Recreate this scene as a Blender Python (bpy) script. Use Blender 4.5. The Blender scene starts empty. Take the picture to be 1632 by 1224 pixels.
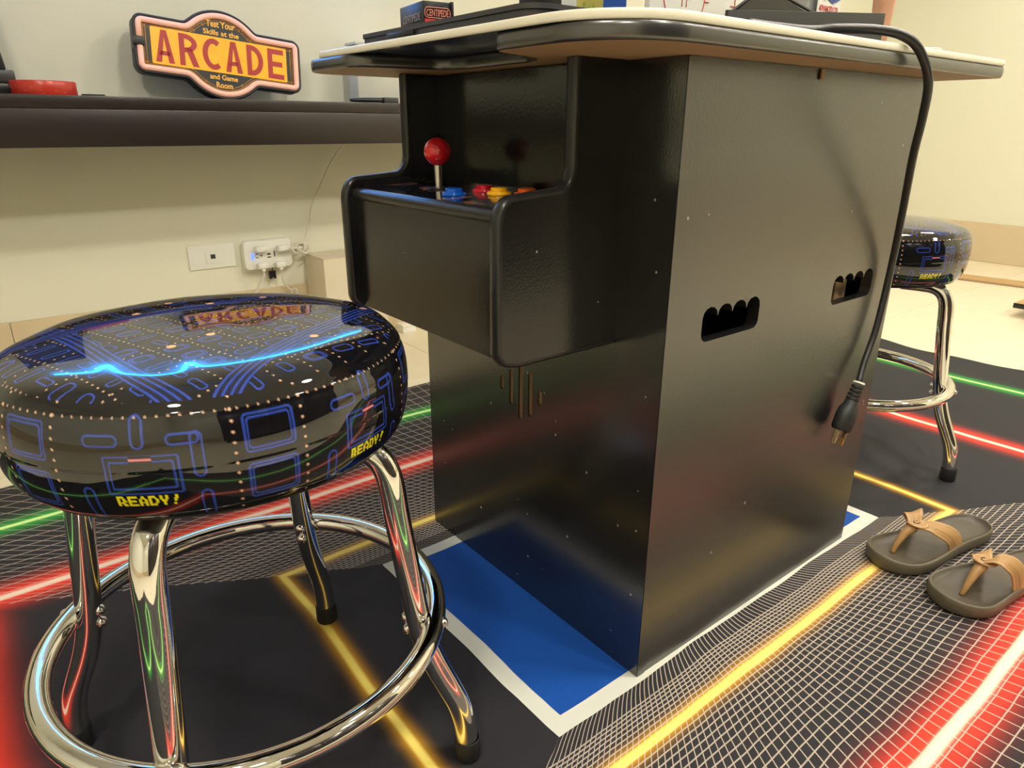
import bpy, bmesh, math, random
import numpy as np
from mathutils import Vector, Matrix
from math import sin, cos, pi, radians, atan2, hypot, sqrt
random.seed(7)
S = bpy.context.scene
COL = S.collection

# ------------------------------------------------------------------ camera
cam_d = bpy.data.cameras.new('camera')
cam = bpy.data.objects.new('camera', cam_d)
COL.objects.link(cam)
R_ = Vector((0.78339819, -0.62150756, 0.00395344))
U_ = Vector((0.2146056, 0.27646495, 0.93675587))
F_ = Vector((0.58329385, 0.73300442, -0.34996114))
O_ = Vector((-0.6684314, -0.52999174, 0.78751042))
m = Matrix((R_, U_, -F_)).transposed().to_4x4()
m.translation = O_
cam.matrix_world = m
cam_d.sensor_width = 36
cam_d.lens = 36 * 1103.37 / 1632
cam_d.clip_start = 0.02
S.camera = cam

# ------------------------------------------------------------------ world, exposure
w = bpy.data.worlds.new('world'); S.world = w; w.use_nodes = True
w.node_tree.nodes['Background'].inputs[0].default_value = (1, .93, .8, 1)
w.node_tree.nodes['Background'].inputs[1].default_value = 0.0
S.view_settings.view_transform = 'Standard'
S.view_settings.look = 'None'
S.view_settings.gamma = 1
S.view_settings.use_curve_mapping = False
S.view_settings.exposure = 0.18
LAMP = 150.0           # strength of the ceiling lamps' lens
X0, X1, Y0, Y1, HC = -2.6, 4.34, -2.6, 1.95, 2.5   # room

# ------------------------------------------------------------------ materials
MATS = {}
class NT:
    def __init__(s, name):
        s.m = bpy.data.materials.new(name); s.m.use_nodes = True
        s.t = s.m.node_tree; s.b = s.t.nodes['Principled BSDF']
    def n(s, typ, **kw):
        nd = s.t.nodes.new(typ)
        for k, v in kw.items(): setattr(nd, k, v)
        return nd
    def link(s, a, b): s.t.links.new(a, b)
    def math(s, op, *a, clamp=False):
        nd = s.n('ShaderNodeMath', operation=op); nd.use_clamp = clamp
        for i, v in enumerate(a):
            if isinstance(v, (int, float)): nd.inputs[i].default_value = v
            else: s.link(v, nd.inputs[i])
        return nd.outputs[0]
    def mix(s, f, a, b, mode='MIX'):
        nd = s.n('ShaderNodeMix', data_type='RGBA', blend_type=mode)
        for i, v in ((0, f), (6, a), (7, b)):
            if isinstance(v, (int, float)): nd.inputs[i].default_value = v
            elif isinstance(v, tuple): nd.inputs[i].default_value = (*v, 1)
            else: s.link(v, nd.inputs[i])
        return nd.outputs[2]
    def coord(s, kind='Object'):
        return s.n('ShaderNodeTexCoord').outputs[kind]
    def noise(s, scale, detail=3, vec=None, rough=.5):
        nd = s.n('ShaderNodeTexNoise'); nd.inputs['Scale'].default_value = scale
        nd.inputs['Detail'].default_value = detail; nd.inputs['Roughness'].default_value = rough
        if vec is not None: s.link(vec, nd.inputs['Vector'])
        return nd
    def bump(s, h, strength=.2, dist=.001):
        nd = s.n('ShaderNodeBump'); nd.inputs['Strength'].default_value = strength
        nd.inputs['Distance'].default_value = dist
        s.link(h, nd.inputs['Height']); s.link(nd.outputs[0], s.b.inputs['Normal'])
def mat(name, col, rough=.5, metal=0, noise=0, nscale=20, bump=0, bscale=200, bdist=.001, ior=1.5, coat=0, emit=None, estr=1, trans=0, stretch=None):
    if name in MATS: return MATS[name]
    t = NT(name); b = t.b
    b.inputs['Base Color'].default_value = (*col, 1)
    b.inputs['Roughness'].default_value = rough
    b.inputs['Metallic'].default_value = metal
    b.inputs['IOR'].default_value = ior
    b.inputs['Coat Weight'].default_value = coat
    b.inputs['Coat Roughness'].default_value = .03
    b.inputs['Transmission Weight'].default_value = trans
    vec = t.coord()
    if stretch:
        mp = t.n('ShaderNodeMapping'); mp.inputs['Scale'].default_value = stretch
        t.link(vec, mp.inputs[0]); vec = mp.outputs[0]
    if noise:
        nz = t.noise(nscale, 4, vec)
        f = t.math('MULTIPLY', nz.outputs[0], noise)
        t.link(t.mix(f, col, tuple(c*.35 for c in col)), b.inputs['Base Color'])
    if bump:
        nb = t.noise(bscale, 3, vec); t.bump(nb.outputs[0], bump, bdist)
    if emit:
        b.inputs['Emission Color'].default_value = (*emit, 1)
        b.inputs['Emission Strength'].default_value = estr
    MATS[name] = t.m
    return t.m
def srgb(r, g, b):
    f = lambda c: ((c/255+.055)/1.055)**2.4 if c > 10 else c/255/12.92
    return (f(r), f(g), f(b))

WALL = mat('wall paint', (.77, .755, .615), .55, noise=.08, nscale=1.2, bump=.15, bscale=60, bdist=.002)
CEIL = mat('ceiling paint', (.8, .77, .68), .7, noise=.04)
TILE = mat('cream marble tile', (.82, .73, .54), .25, noise=.2, nscale=2.5, ior=1.5, stretch=(1, 3, 1))
BASE = mat('beige marble skirting', (.70, .57, .37), .3, noise=.3, nscale=5)
GROUT = mat('grout', (.52, .42, .28), .8, noise=.2)
def black_vinyl(ior=1.5, rough=.19):
    t = NT('black textured vinyl')
    v = t.n('ShaderNodeTexVoronoi'); v.inputs['Scale'].default_value = 30; t.link(t.coord(), v.inputs['Vector'])
    sc_ = t.n('ShaderNodeSeparateColor'); t.link(v.outputs['Color'], sc_.inputs[0])
    m1 = t.math('LESS_THAN', v.outputs['Distance'], t.math('MULTIPLY', sc_.outputs[1], .075))
    m1 = t.math('MULTIPLY', m1, t.math('GREATER_THAN', sc_.outputs[0], .55))
    t.link(t.mix(m1, (.0085, .0085, .0085), (.34, .33, .30)), t.b.inputs['Base Color'])
    t.b.inputs['Roughness'].default_value = rough; t.b.inputs['IOR'].default_value = ior
    nb = t.noise(330, 3, t.coord()); t.bump(nb.outputs[0], .22, .0005)
    return t.m
BLACK = black_vinyl()
FRONTV = black_vinyl(2.1, .19); FRONTV.name = 'black front vinyl'
def side_vinyl():
    m_ = black_vinyl(); m_.name = 'coarse black side vinyl'
    nt = m_.node_tree; b_ = nt.nodes['Principled BSDF']
    b_.inputs['Roughness'].default_value = .29; b_.inputs['IOR'].default_value = 2.2
    for n_ in nt.nodes:
        if n_.type == 'BUMP': n_.inputs['Strength'].default_value = .5
        if n_.type == 'TEX_NOISE': n_.inputs['Scale'].default_value = 260
    return m_
SIDEV = side_vinyl()
BLACKS = mat('smooth black panel', (.008, .008, .009), .15, bump=.25, bscale=210, bdist=.0004, ior=1.6)
INNER = mat('raw dark interior', (.02, .018, .016), .8, noise=.3)
TRIM = mat('black rubber edge trim', (.018, .018, .018), .28, ior=1.5, noise=.1, nscale=40)
CHROME = mat('chrome', (.80, .79, .77), .035, metal=1, noise=.02, nscale=8)
STEEL = mat('brushed steel', (.6, .57, .5), .25, metal=1, noise=.1)
RUBBER = mat('black rubber', (.012, .012, .013), .55, noise=.2)
MDF = mat('raw fibreboard', (.42, .27, .15), .6, noise=.2, nscale=60)
WHITEP = mat('white plastic', (.80, .80, .72), .3, noise=.03)
CREAMEDGE = mat('cream edge strip', (.80, .76, .62), .3, noise=.05)
RIMT = mat('glossy table rim', (.022, .021, .020), .26, ior=2.0, noise=.1)
UNDER = mat('dark blue glass underside', (.06, .085, .16), .12, noise=.6, nscale=14, ior=1.6)
DESK = mat('dark stained wood', (.030, .022, .020), .30, noise=.5, nscale=9, stretch=(1, 8, 30), bump=.1, bscale=60)
GREY = mat('dark grey plastic', (.045, .043, .046), .38, noise=.1, bump=.1, bscale=500)
DGREY = mat('charcoal card', (.040, .040, .038), .6, noise=.15)
NEARBLK = mat('near black plastic', (.010, .010, .011), .35, noise=.2)

# ------------------------------------------------------------------ mesh helpers
def link(name, me, mats, parent=None, loc=None, smooth=False, mw=None):
    o = bpy.data.objects.new(name, me)
    for mm in (mats if isinstance(mats, (list, tuple)) else [mats]): me.materials.append(mm)
    COL.objects.link(o)
    if smooth:
        me.polygons.foreach_set('use_smooth', [True]*len(me.polygons))
    if mw is not None: o.matrix_basis = mw
    elif loc is not None: o.location = loc
    if parent is not None: o.parent = parent
    return o
def bm_obj(name, bm, mats, parent=None, loc=None, smooth=False, mw=None, auto=None):
    bmesh.ops.recalc_face_normals(bm, faces=bm.faces)
    me = bpy.data.meshes.new(name); bm.to_mesh(me); bm.free()
    o = link(name, me, mats, parent, loc, smooth, mw)
    if auto:
        me.polygons.foreach_set('use_smooth', [True]*len(me.polygons))
        me.set_sharp_from_angle(angle=radians(auto))
    return o
def tag(o, label=None, cat=None, group=None, kind=None):
    if label: o['label'] = label
    if cat: o['category'] = cat
    if group: o['group'] = group
    if kind: o['kind'] = kind
    return o
def empty(name, loc=(0, 0, 0), label=None, cat=None, group=None, rz=0, mw=None):
    o = bpy.data.objects.new(name, None); COL.objects.link(o)
    if mw is not None: o.matrix_basis = mw
    else: o.location = loc; o.rotation_euler = (0, 0, rz)
    o.empty_display_size = .05
    return tag(o, label, cat, group)
def box_bm(x0, x1, y0, y1, z0, z1, bev=0, seg=2, bm=None):
    own = bmesh.new()
    bmesh.ops.create_cube(own, size=1)
    for v in own.verts:
        v.co = Vector((x0+(v.co.x+.5)*(x1-x0), y0+(v.co.y+.5)*(y1-y0), z0+(v.co.z+.5)*(z1-z0)))
    if bev: bmesh.ops.bevel(own, geom=own.edges[:], offset=bev, segments=seg, affect='EDGES', profile=.5)
    if bm is None: return own
    me = bpy.data.meshes.new('t'); own.to_mesh(me); own.free(); bm.from_mesh(me); bpy.data.meshes.remove(me)
    return bm
def box(name, b, m_, parent=None, bev=.002, seg=2, loc=None, mw=None):
    return bm_obj(name, box_bm(*b, bev=bev, seg=seg), m_, parent, loc=loc, mw=mw, auto=40 if bev else None)
def lathe_bm(prof, n=32, bm=None, c=(0, 0)):
    bm = bm or bmesh.new(); rings = []
    for r, z in prof:
        if r < 1e-6: rings.append([bm.verts.new((c[0], c[1], z))])
        else: rings.append([bm.verts.new((c[0]+r*cos(2*pi*k/n), c[1]+r*sin(2*pi*k/n), z)) for k in range(n)])
    for a, b in zip(rings, rings[1:]):
        for k in range(n):
            k2 = (k+1) % n
            if len(a) == 1 and len(b) == 1: continue
            if len(a) == 1: bm.faces.new((a[0], b[k], b[k2]))
            elif len(b) == 1: bm.faces.new((a[k], a[k2], b[0]))
            else: bm.faces.new((a[k], a[k2], b[k2], b[k]))
    return bm
def catmull(P, n=6, closed=False):
    P = [Vector(p) for p in P]; out = []
    N = len(P)
    for i in range(N if closed else N-1):
        if closed: p0, p1, p2, p3 = P[i-1], P[i], P[(i+1) % N], P[(i+2) % N]
        else:
            p1, p2 = P[i], P[i+1]
            p0 = P[i-1] if i else p1*2-p2
            p3 = P[i+2] if i+2 < N else p2*2-p1
        for k in range(n):
            t = k/n
            out.append(.5*((2*p1)+(p2-p0)*t+(2*p0-5*p1+4*p2-p3)*t*t+(3*p1-p0-3*p2+p3)*t**3))
    if not closed: out.append(P[-1])
    return out
def tube_bm(path, r, n=10, closed=False, cap=True, bm=None, flat=None):
    bm = bm or bmesh.new()
    P = [Vector(p) for p in path]; N = len(P)
    rr = r if isinstance(r, (list, tuple)) else [r]*N
    T = []
    for i in range(N):
        a = P[i-1] if (i or closed) else P[0]; b = P[(i+1) % N] if (i < N-1 or closed) else P[-1]
        T.append((b-a).normalized())
    nrm = T[0].orthogonal().normalized(); rings = []
    if abs(T[0].z) < .9: nrm = (Vector((0, 0, 1)) - T[0]*T[0].z).normalized()
    for i in range(N):
        nrm = (nrm - T[i]*nrm.dot(T[i]))
        nrm = nrm.normalized() if nrm.length > 1e-6 else T[i].orthogonal().normalized()
        bi = T[i].cross(nrm)
        fa = flat[i] if flat else 1
        rings.append([bm.verts.new(P[i]+(nrm*cos(2*pi*k/n)*fa+bi*sin(2*pi*k/n))*rr[i]) for k in range(n)])
    for i in range(N if closed else N-1):
        a, b = rings[i], rings[(i+1) % N]
        for k in range(n): bm.faces.new((a[k], a[(k+1) % n], b[(k+1) % n], b[k]))
    if cap and not closed:
        bm.faces.new(rings[0][::-1]); bm.faces.new(rings[-1])
    return bm
def tube(name, path, r, m_, parent=None, n=10, closed=False, loc=None, flat=None, mw=None):
    return bm_obj(name, tube_bm(path, r, n, closed, flat=flat), m_, parent, loc=loc, smooth=True, mw=mw)
def rounded(pts, rad, seg=6):
    """polygon with rounded corners; rad a number or list"""
    out = []; N = len(pts)
    for i in range(N):
        p = Vector(pts[i]); a = Vector(pts[i-1]); b = Vector(pts[(i+1) % N])
        r = rad[i] if isinstance(rad, (list, tuple)) else rad
        if r <= 0: out.append(tuple(p)); continue
        da, db = (a-p).normalized(), (b-p).normalized()
        ang = da.angle(db); d = min(r/math.tan(ang/2), .49*(a-p).length, .49*(b-p).length); r2 = d*math.tan(ang/2)
        c = p+(da+db).normalized()*(r2/sin(ang/2))
        s, e = p+da*d-c, p+db*d-c
        a0 = atan2(s.y, s.x); a1 = atan2(e.y, e.x); dd = (a1-a0+pi) % (2*pi)-pi
        for k in range(seg+1):
            t = a0+dd*k/seg; out.append((c.x+r2*cos(t), c.y+r2*sin(t)))
    return out
def plate_bm(outer, holes, t0, t1, fn):
    """plate between depth t0 and t1, polygon with holes; fn(a,b,t)->xyz"""
    bm = bmesh.new(); loops = []
    for lp in [outer]+holes:
        vs = [bm.verts.new((a, b, 0)) for a, b in lp]
        for i in range(len(vs)): bm.edges.new((vs[i], vs[(i+1) % len(vs)]))
        loops.append(lp)
    if holes:
        bmesh.ops.triangle_fill(bm, use_beauty=True, edges=bm.edges[:], normal=(0, 0, 1))
    else:
        bm.faces.new(bm.verts[:])
    tris = [[v.co.copy() for v in f.verts] for f in bm.faces]
    bm.free(); bm = bmesh.new()
    cache = {}
    def V(a, b, t):
        k = (round(a, 6), round(b, 6), t)
        if k not in cache: cache[k] = bm.verts.new(fn(a, b, t))
        return cache[k]
    for tr in tris:
        for t in (t0, t1):
            try: bm.faces.new([V(c.x, c.y, t) for c in tr])
            except ValueError: pass
    for lp in loops:
        for i in range(len(lp)):
            a, b = lp[i], lp[(i+1) % len(lp)]
            try: bm.faces.new((V(*a, t0), V(*b, t0), V(*b, t1), V(*a, t1)))
            except ValueError: pass
    return bm
def plate(name, outer, holes, t0, t1, fn, m_, parent=None, auto=35, mw=None):
    return bm_obj(name, plate_bm(outer, holes, t0, t1, fn), m_, parent, auto=auto, mw=mw)
XY = lambda a, b, t: (a, b, t)
def text_mesh(body, size, name, m_, parent, width=None, height=None, cx=0, cy=0, z=0, ext=.0006, bold=0, fn=None, shear=0, mw=None):
    cu = bpy.data.curves.new(name, 'FONT'); cu.body = body; cu.size = size; cu.align_x = 'CENTER'
    cu.extrude = ext; cu.offset = bold; cu.shear = shear; cu.resolution_u = 3
    tmp = bpy.data.objects.new(name, cu); COL.objects.link(tmp)
    dg = bpy.context.evaluated_depsgraph_get()
    me = bpy.data.meshes.new_from_object(tmp.evaluated_get(dg))
    bpy.data.objects.remove(tmp); bpy.data.curves.remove(cu)
    n = len(me.vertices); co = np.empty(n*3); me.vertices.foreach_get('co', co); co = co.reshape(-1, 3)
    mn, mx = co.min(0), co.max(0)
    sx = (width/(mx[0]-mn[0])) if width else 1
    sy = (height/(mx[1]-mn[1])) if height else sx
    if height and not width: sx = sy
    co[:, 0] = (co[:, 0]-(mn[0]+mx[0])/2)*sx+cx; co[:, 1] = (co[:, 1]-(mn[1]+mx[1])/2)*sy+cy; co[:, 2] += z
    if fn: co = np.array([fn(*c) for c in co])
    me.vertices.foreach_set('co', co.ravel()); me.update()
    me.materials.clear()
    return link(name, me, m_, parent, mw=mw)
def dup(root, parent=None):
    c = root.copy(); COL.objects.link(c)
    if parent is not None: c.parent = parent
    for ch in root.children: dup(ch, c)
    return c

# ------------------------------------------------------------------ room shell
def wall(name, b):
    o = box(name, b, WALL, bev=0); return tag(o, kind='structure')
wall('wall_left', (X0-.1, X1+.1, Y1, Y1+.1, 0, HC))
wall('wall_back', (X1, X1+.1, Y0-.1, Y1, 0, HC))
wall('wall_right', (X0-.1, X1+.1, Y0-.1, Y0, 0, HC))
wall('wall_front', (X0-.1, X0, Y0, Y1, 0, HC))
tag(box('ceiling', (X0-.1, X1+.1, Y0-.1, Y1+.1, HC, HC+.1), CEIL, bev=0), kind='structure')
fl = tag(box('floor', (X0-.1, X1+.1, Y0-.1, Y1+.1, -.10, -.0035), GROUT, bev=0), kind='structure')
TS = .6; tb = None
k = 0
for i in range(-5, 8):
    for j in range(-5, 4):
        xa, xb = max(i*TS+.0008, X0), min((i+1)*TS-.0008, X1)
        ya, yb = max(j*TS+.15+.0008, Y0), min((j+1)*TS+.15-.0008, Y1)
        if xb-xa < .02 or yb-ya < .02: continue
        full = (xb-xa > .59 and yb-ya > .59)
        if full and tb:
            o = bpy.data.objects.new('floor_tile', tb); COL.objects.link(o)
        else:
            o = box('floor_tile', (-(xb-xa)/2, (xb-xa)/2, -(yb-ya)/2, (yb-ya)/2, -.0035, 0), TILE, bev=.0007, seg=1)
            if full: tb = o.data
        o.location = ((xa+xb)/2, (ya+yb)/2, 0); o.parent = fl
# skirtings made of stone pieces
def skirting(name, axis, c, a0, a1, sgn, h=.235):
    root = empty(name); root['kind'] = 'structure'
    n = int((a1-a0)/.6)+1
    st = math.floor(a0/.6)*.6
    for q in range(n+1):
        s, e = max(a0, st+q*.6+.0008), min(a1, st+(q+1)*.6-.0008)
        if e-s < .01: continue
        lo, hi = (c, c+sgn*.012) if sgn > 0 else (c+sgn*.012, c)
        b = (s, e, lo, hi, 0.0005, h) if axis == 'X' else (lo, hi, s, e, 0.0005, h)
        box('skirting_tile', b, BASE, root, bev=.0015, seg=1)
skirting('baseboard_left', 'X', Y1, X0, X1, -1)
skirting('baseboard_back', 'Y', X1, Y0, Y1-.013, -1)
skirting('baseboard_right', 'X', Y0, X0, X1-.013, 1)
skirting('baseboard_front', 'Y', X0, Y0+.013, Y1-.013, 1)

# ceiling lamps
LENS = mat('lamp lens', (1, 1, 1), .5, emit=(1.0, .94, .82), estr=LAMP)
RIMM = mat('lamp rim white', (.8, .8, .78), .4, noise=.02)
spots = [(.50, -.45), (1.9, -.10), (3.3, .45), (-1.2, -.45), (-1.2, -1.5), (.5, -1.5), (2.0, -1.3), (3.6, -1.6)]
lmp = None
where = ['above the wall shelf and sign', 'between cabinet and wall shelf', 'at the far end of the shelf wall', 'at the left above the shelf end', 'behind the camera on the left', 'behind the camera, nearest the cabinet', 'over the tiles right of the flip-flops', 'in the far right corner']
for i, (x, y) in enumerate(spots):
    if lmp is None:
        lmp = empty('ceiling_light')
        bm_obj('trim_ring', lathe_bm([(.122, -.001), (.122, -.008), (.145, -.006), (.147, 0), (.122, 0)], 32), RIMM, lmp, smooth=True)
        bm_obj('lens', lathe_bm([(0, -.004), (.121, -.004), (.121, -.001), (0, -.001)], 32), LENS, lmp)
        o = lmp
    else: o = dup(lmp)
    o.location = (x, y, HC)
    tag(o, 'round recessed white ceiling downlight '+where[i], 'ceiling light', 'ceiling downlights')

# ------------------------------------------------------------------ rug
def rug_mat():
    t = NT('printed neon grid rug')
    sep = t.n('ShaderNodeSeparateXYZ'); t.link(t.coord(), sep.inputs[0])
    nx = t.noise(3.5, 1, t.coord()); ns = t.n('ShaderNodeSeparateColor'); t.link(nx.outputs['Color'], ns.inputs[0])
    nz2 = t.noise(14, 1, t.coord()); ns2 = t.n('ShaderNodeSeparateColor'); t.link(nz2.outputs['Color'], ns2.inputs[0])
    def warp(c, n1, n2):
        a = t.math('ADD', c, t.math('MULTIPLY', t.math('SUBTRACT', n1, .5), .020))
        return t.math('ADD', a, t.math('MULTIPLY', t.math('SUBTRACT', n2, .5), .004))
    x = warp(sep.outputs[0], ns.outputs[0], ns2.outputs[0]); y = warp(sep.outputs[1], ns.outputs[1], ns2.outputs[1])
    CX, CY = .290, .2425
    ax = t.math('ABSOLUTE', t.math('SUBTRACT', x, CX)); ay = t.math('ABSOLUTE', t.math('SUBTRACT', y, CY))
    def boxd(hx, hy): return t.math('MAXIMUM', t.math('SUBTRACT', ax, hx), t.math('SUBTRACT', ay, hy))
    def gauss(d, sg): 
        q = t.math('DIVIDE', d, sg); return t.math('EXPONENT', t.math('MULTIPLY', t.math('MULTIPLY', q, q), -1))
    def step(d, wd, soft=.0006):   # 1 inside |d|<wd
        q = t.math('SUBTRACT', wd, t.math('ABSOLUTE', d)); return t.math('ADD', t.math('DIVIDE', q, soft), .5, clamp=True)
    dx = t.math('SUBTRACT', ax, .459); dy = t.math('SUBTRACT', ay, .2505)
    # carpet ground with light grain
    gn = t.noise(900, 2, t.coord()); gl = t.noise(9, 4, t.coord())
    base = t.mix(gn.outputs[0], (.010, .010, .013), (.027, .025, .029))
    base = t.mix(t.math('MULTIPLY', gl.outputs[0], .5), base, (.016, .014, .017))
    # grid sectors
    sec = t.math('MULTIPLY', t.math('GREATER_THAN', dy, 0.0), t.math('GREATER_THAN', dy, t.math('MULTIPLY', dx, .535)))
    dyp = t.math('MAXIMUM', dy, 0.0)
    wd = t.math('ADD', .459, t.math('DIVIDE', dyp, .535))
    cell = t.math('DIVIDE', wd, 50.0)
    s = t.math('MULTIPLY', t.math('DIVIDE', t.math('SUBTRACT', x, CX), wd), 50.0)
    # the radial lines bend close to the centre
    s = t.math('ADD', s, t.math('MULTIPLY', gauss(dyp, .05), 1.6))
    fs = t.math('SUBTRACT', t.math('FRACT', s), .5)
    la = step(t.math('MULTIPLY', fs, cell), .0009, .0009)
    n = t.math('DIVIDE', t.math('LOGARITHM', t.math('ADD', 1.0, t.math('MULTIPLY', dyp, 13.75)), 2.718281828), .052)
    fb = t.math('SUBTRACT', t.math('FRACT', n), .5)
    cb = t.math('MULTIPLY', t.math('ADD', dyp, .0727), .052)
    lb = t.math('MULTIPLY', step(t.math('MULTIPLY', fb, cb), .0009, .0009), t.math('GREATER_THAN', dyp, .028))
    grid = t.math('MULTIPLY', t.math('MAXIMUM', la, lb), sec)
    col = base
    rings = [(boxd(.619, .3345), (.80, .38, .010), (1.0, .80, .18), .014, .0065, .8),
             (boxd(1.078, .580), (.92, .050, .022), (.92, .72, .56), .036, .0085, 1.0),
             (boxd(1.56, .848), (.03, .42, .05), (.66, .95, .32), .030, .0065, .8)]
    for d, gc, cc, sg, cw, st in rings:
        col = t.mix(t.math('MULTIPLY', gauss(d, sg), st, clamp=True), col, gc)
    col = t.mix(t.math('MULTIPLY', grid, .75), col, t.mix(.35, (.60, .50, .40), col, 'SCREEN'))
    for d, gc, cc, sg, cw, st in rings:
        gq = t.math('DIVIDE', d, cw); gq = t.math('MULTIPLY', gq, gq); col = t.mix(t.math('EXPONENT', t.math('MULTIPLY', t.math('MULTIPLY', gq, gq), -1)), col, cc)
    # blue court with white border in the middle
    dc = boxd(.459, .2505)
    fiber = t.noise(400, 3, t.coord())
    blue = t.mix(fiber.outputs[0], (.001, .050, .27), (.003, .080, .38))
    col = t.mix(t.math('LESS_THAN', dc, 0.0), col, (.62, .62, .54))
    col = t.mix(t.math('LESS_THAN', dc, -.027), col, blue)
    t.link(col, t.b.inputs['Base Color'])
    t.b.inputs['Roughness'].default_value = .75
    t.b.inputs['Specular IOR Level'].default_value = .25
    t.b.inputs['Sheen Weight'].default_value = .06
    t.b.inputs['Sheen Roughness'].default_value = .5
    t.bump(gn.outputs[0], .4, .0006)
    return t.m
def build_rug():
    ex0, ex1, ey0, ey1 = -1.53, 2.10, -.80, 1.287
    nx, ny = 300, 180
    bm = bmesh.new(); g = []
    for j in range(ny+1):
        row = []
        for i in range(nx+1):
            u, v = i/nx, j/ny
            xx = ex0+(ex1-ex0)*u; yy = ey0+(ey1-ey0)*v
            # wavy edge
            e = min(u, 1-u)*(ex1-ex0)
            xx += (.016*sin(yy*9+1)+.008*sin(yy*23))*max(0, 1-e/.4)
            e2 = min(v, 1-v)*(ey1-ey0)
            yy += (.006*sin(xx*7)+.004*sin(xx*17))*max(0, 1-e2/.3)
            z = .0035
            dc = max(abs(xx-.305)-.33, abs(yy-.28)-.31)      # flat under the cabinet
            wv = min(1, max(0, dc/.12))
            h = .5+.5*sin(xx*11+2.2*sin(yy*5+1)); h *= .5+.5*sin(yy*8+1.7*sin(xx*4))
            z += .0010*h*wv
            row.append(bm.verts.new((xx, yy, z)))
        g.append(row)
    for j in range(ny):
        for i in range(nx): bm.faces.new((g[j][i], g[j][i+1], g[j+1][i+1], g[j+1][i]))
    rim = [g[0][i] for i in range(nx+1)]+[g[j][nx] for j in range(1, ny+1)]+[g[ny][i] for i in range(nx-1, -1, -1)]+[g[j][0] for j in range(ny-1, 0, -1)]
    low = [bm.verts.new((v.co.x, v.co.y, .0004)) for v in rim]
    for i in range(len(rim)):
        k2 = (i+1) % len(rim); bm.faces.new((rim[i], low[i], low[k2], rim[k2]))
    o = bm_obj('rug', bm, rug_mat(), smooth=True)
    tag(o, 'large dark rug printed with neon yellow, red and green lines and a white grid', 'rug')
build_rug()

# ------------------------------------------------------------------ arcade cabinet
CW, CD, CH, ZB = .565, .612, .860, .004
CS1, CS2, P1, P2, ZT, ZLB = .087, .484, .083, .194, .709, .516
cab = empty('arcade_cabinet', (0, 0, ZB), 'tall black arcade table cabinet with joystick panel, standing on the blue middle of the rug', 'arcade cabinet')
cab_off = Matrix.Translation((0, 0, -ZB))
def cp(name, bm, m_, parent=cab, auto=35, smooth=False):   # build in world coords, hang on cabinet
    bmesh.ops.translate(bm, verts=bm.verts, vec=(0, 0, -ZB))
    return bm_obj(name, bm, m_, parent, auto=auto if not smooth else None, smooth=smooth)
T = .018
def handle_hole(x0):
    pts = [(x0+.008, .519), (x0+.122, .519)]
    pts = []
    L, Rr, zb, zt = x0, x0+.130, .519, .552
    for k in range(5): a = -pi/2-k*pi/8; pts.append((L+.012+.012*cos(a), zb+.012+.012*sin(a)))
    nb = 4; wd = (Rr-L)/nb
    for q in range(nb):
        for k in range(7):
            a = pi-pi*k/6
            if q and k == 0: continue
            pts.append((L+wd*(q+.5)+wd/2*cos(a), zt+.014*sin(a)))
    for k in range(5): a = 0-k*pi/8; pts.append((Rr-.012+.012*cos(a), zb+.012+.012*sin(a)))
    return pts[::-1]
side_out = [(0, ZB), (CD, ZB), (CD, CH), (0, CH)]
cp('side_panel', plate_bm(side_out, [handle_hole(.070), handle_hole(.402)], 0, T, lambda a, b, t: (a, t, b)), SIDEV)
cp('side_panel', plate_bm(side_out, [], CW-T, CW, lambda a, b, t: (a, t, b)), BLACK)
slots = [(.333, .371, .396), (.3085, .352, .414), (.284, .332, .434), (.2595, .345, .422), (.236, .372, .398)]
def slot(yc, z0, z1, wd=.0105):
    return rounded([(yc-wd/2, z0), (yc+wd/2, z0), (yc+wd/2, z1), (yc-wd/2, z1)], .005, 4)
fo = [(.0003, ZB), (CW, ZB), (CW, CH), (.0003, CH)]
cp('front_panel', plate_bm(fo, [slot(*s) for s in slots], -.0030, -.0002, lambda a, b, t: (t, a, b)), FRONTV)
cp('vent_lining', plate_bm([(.20, .31), (.37, .31), (.37, .45), (.20, .45)], [slot(s[0], s[1], s[2], .0103) for s in slots], .0000, .0016, lambda a, b, t: (t, a, b)), MDF)['label'] = 'raw brown wood lining behind the vent slots'
cp('vent_backing', box_bm(.0018, .0035, .20, .37, .31, .45), MDF)
cp('back_panel', box_bm(CD-T, CD, T+.0003, CW-T-.0003, ZB, CH), BLACK)
cp('front_core', box_bm(.0038, T, T+.0003, CW-T-.0003, ZB, CH), INNER)
cp('base_panel', box_bm(T+.0003, CD-T, T+.0003, CW-T-.0003, ZB+.02, ZB+.035), INNER)
cp('inner_shelf', box_bm(.023, CD-T-.001, T+.001, CW-T-.001, .44, .455), INNER)
cp('inner_post', box_bm(.478, .515, .034, .060, .4555, .84), MDF)
cp('corner_trim', box_bm(-.0031, .0135, -.0013, -.0001, ZB, CH-.001, bev=.0005, seg=1), SIDEV)
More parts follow.
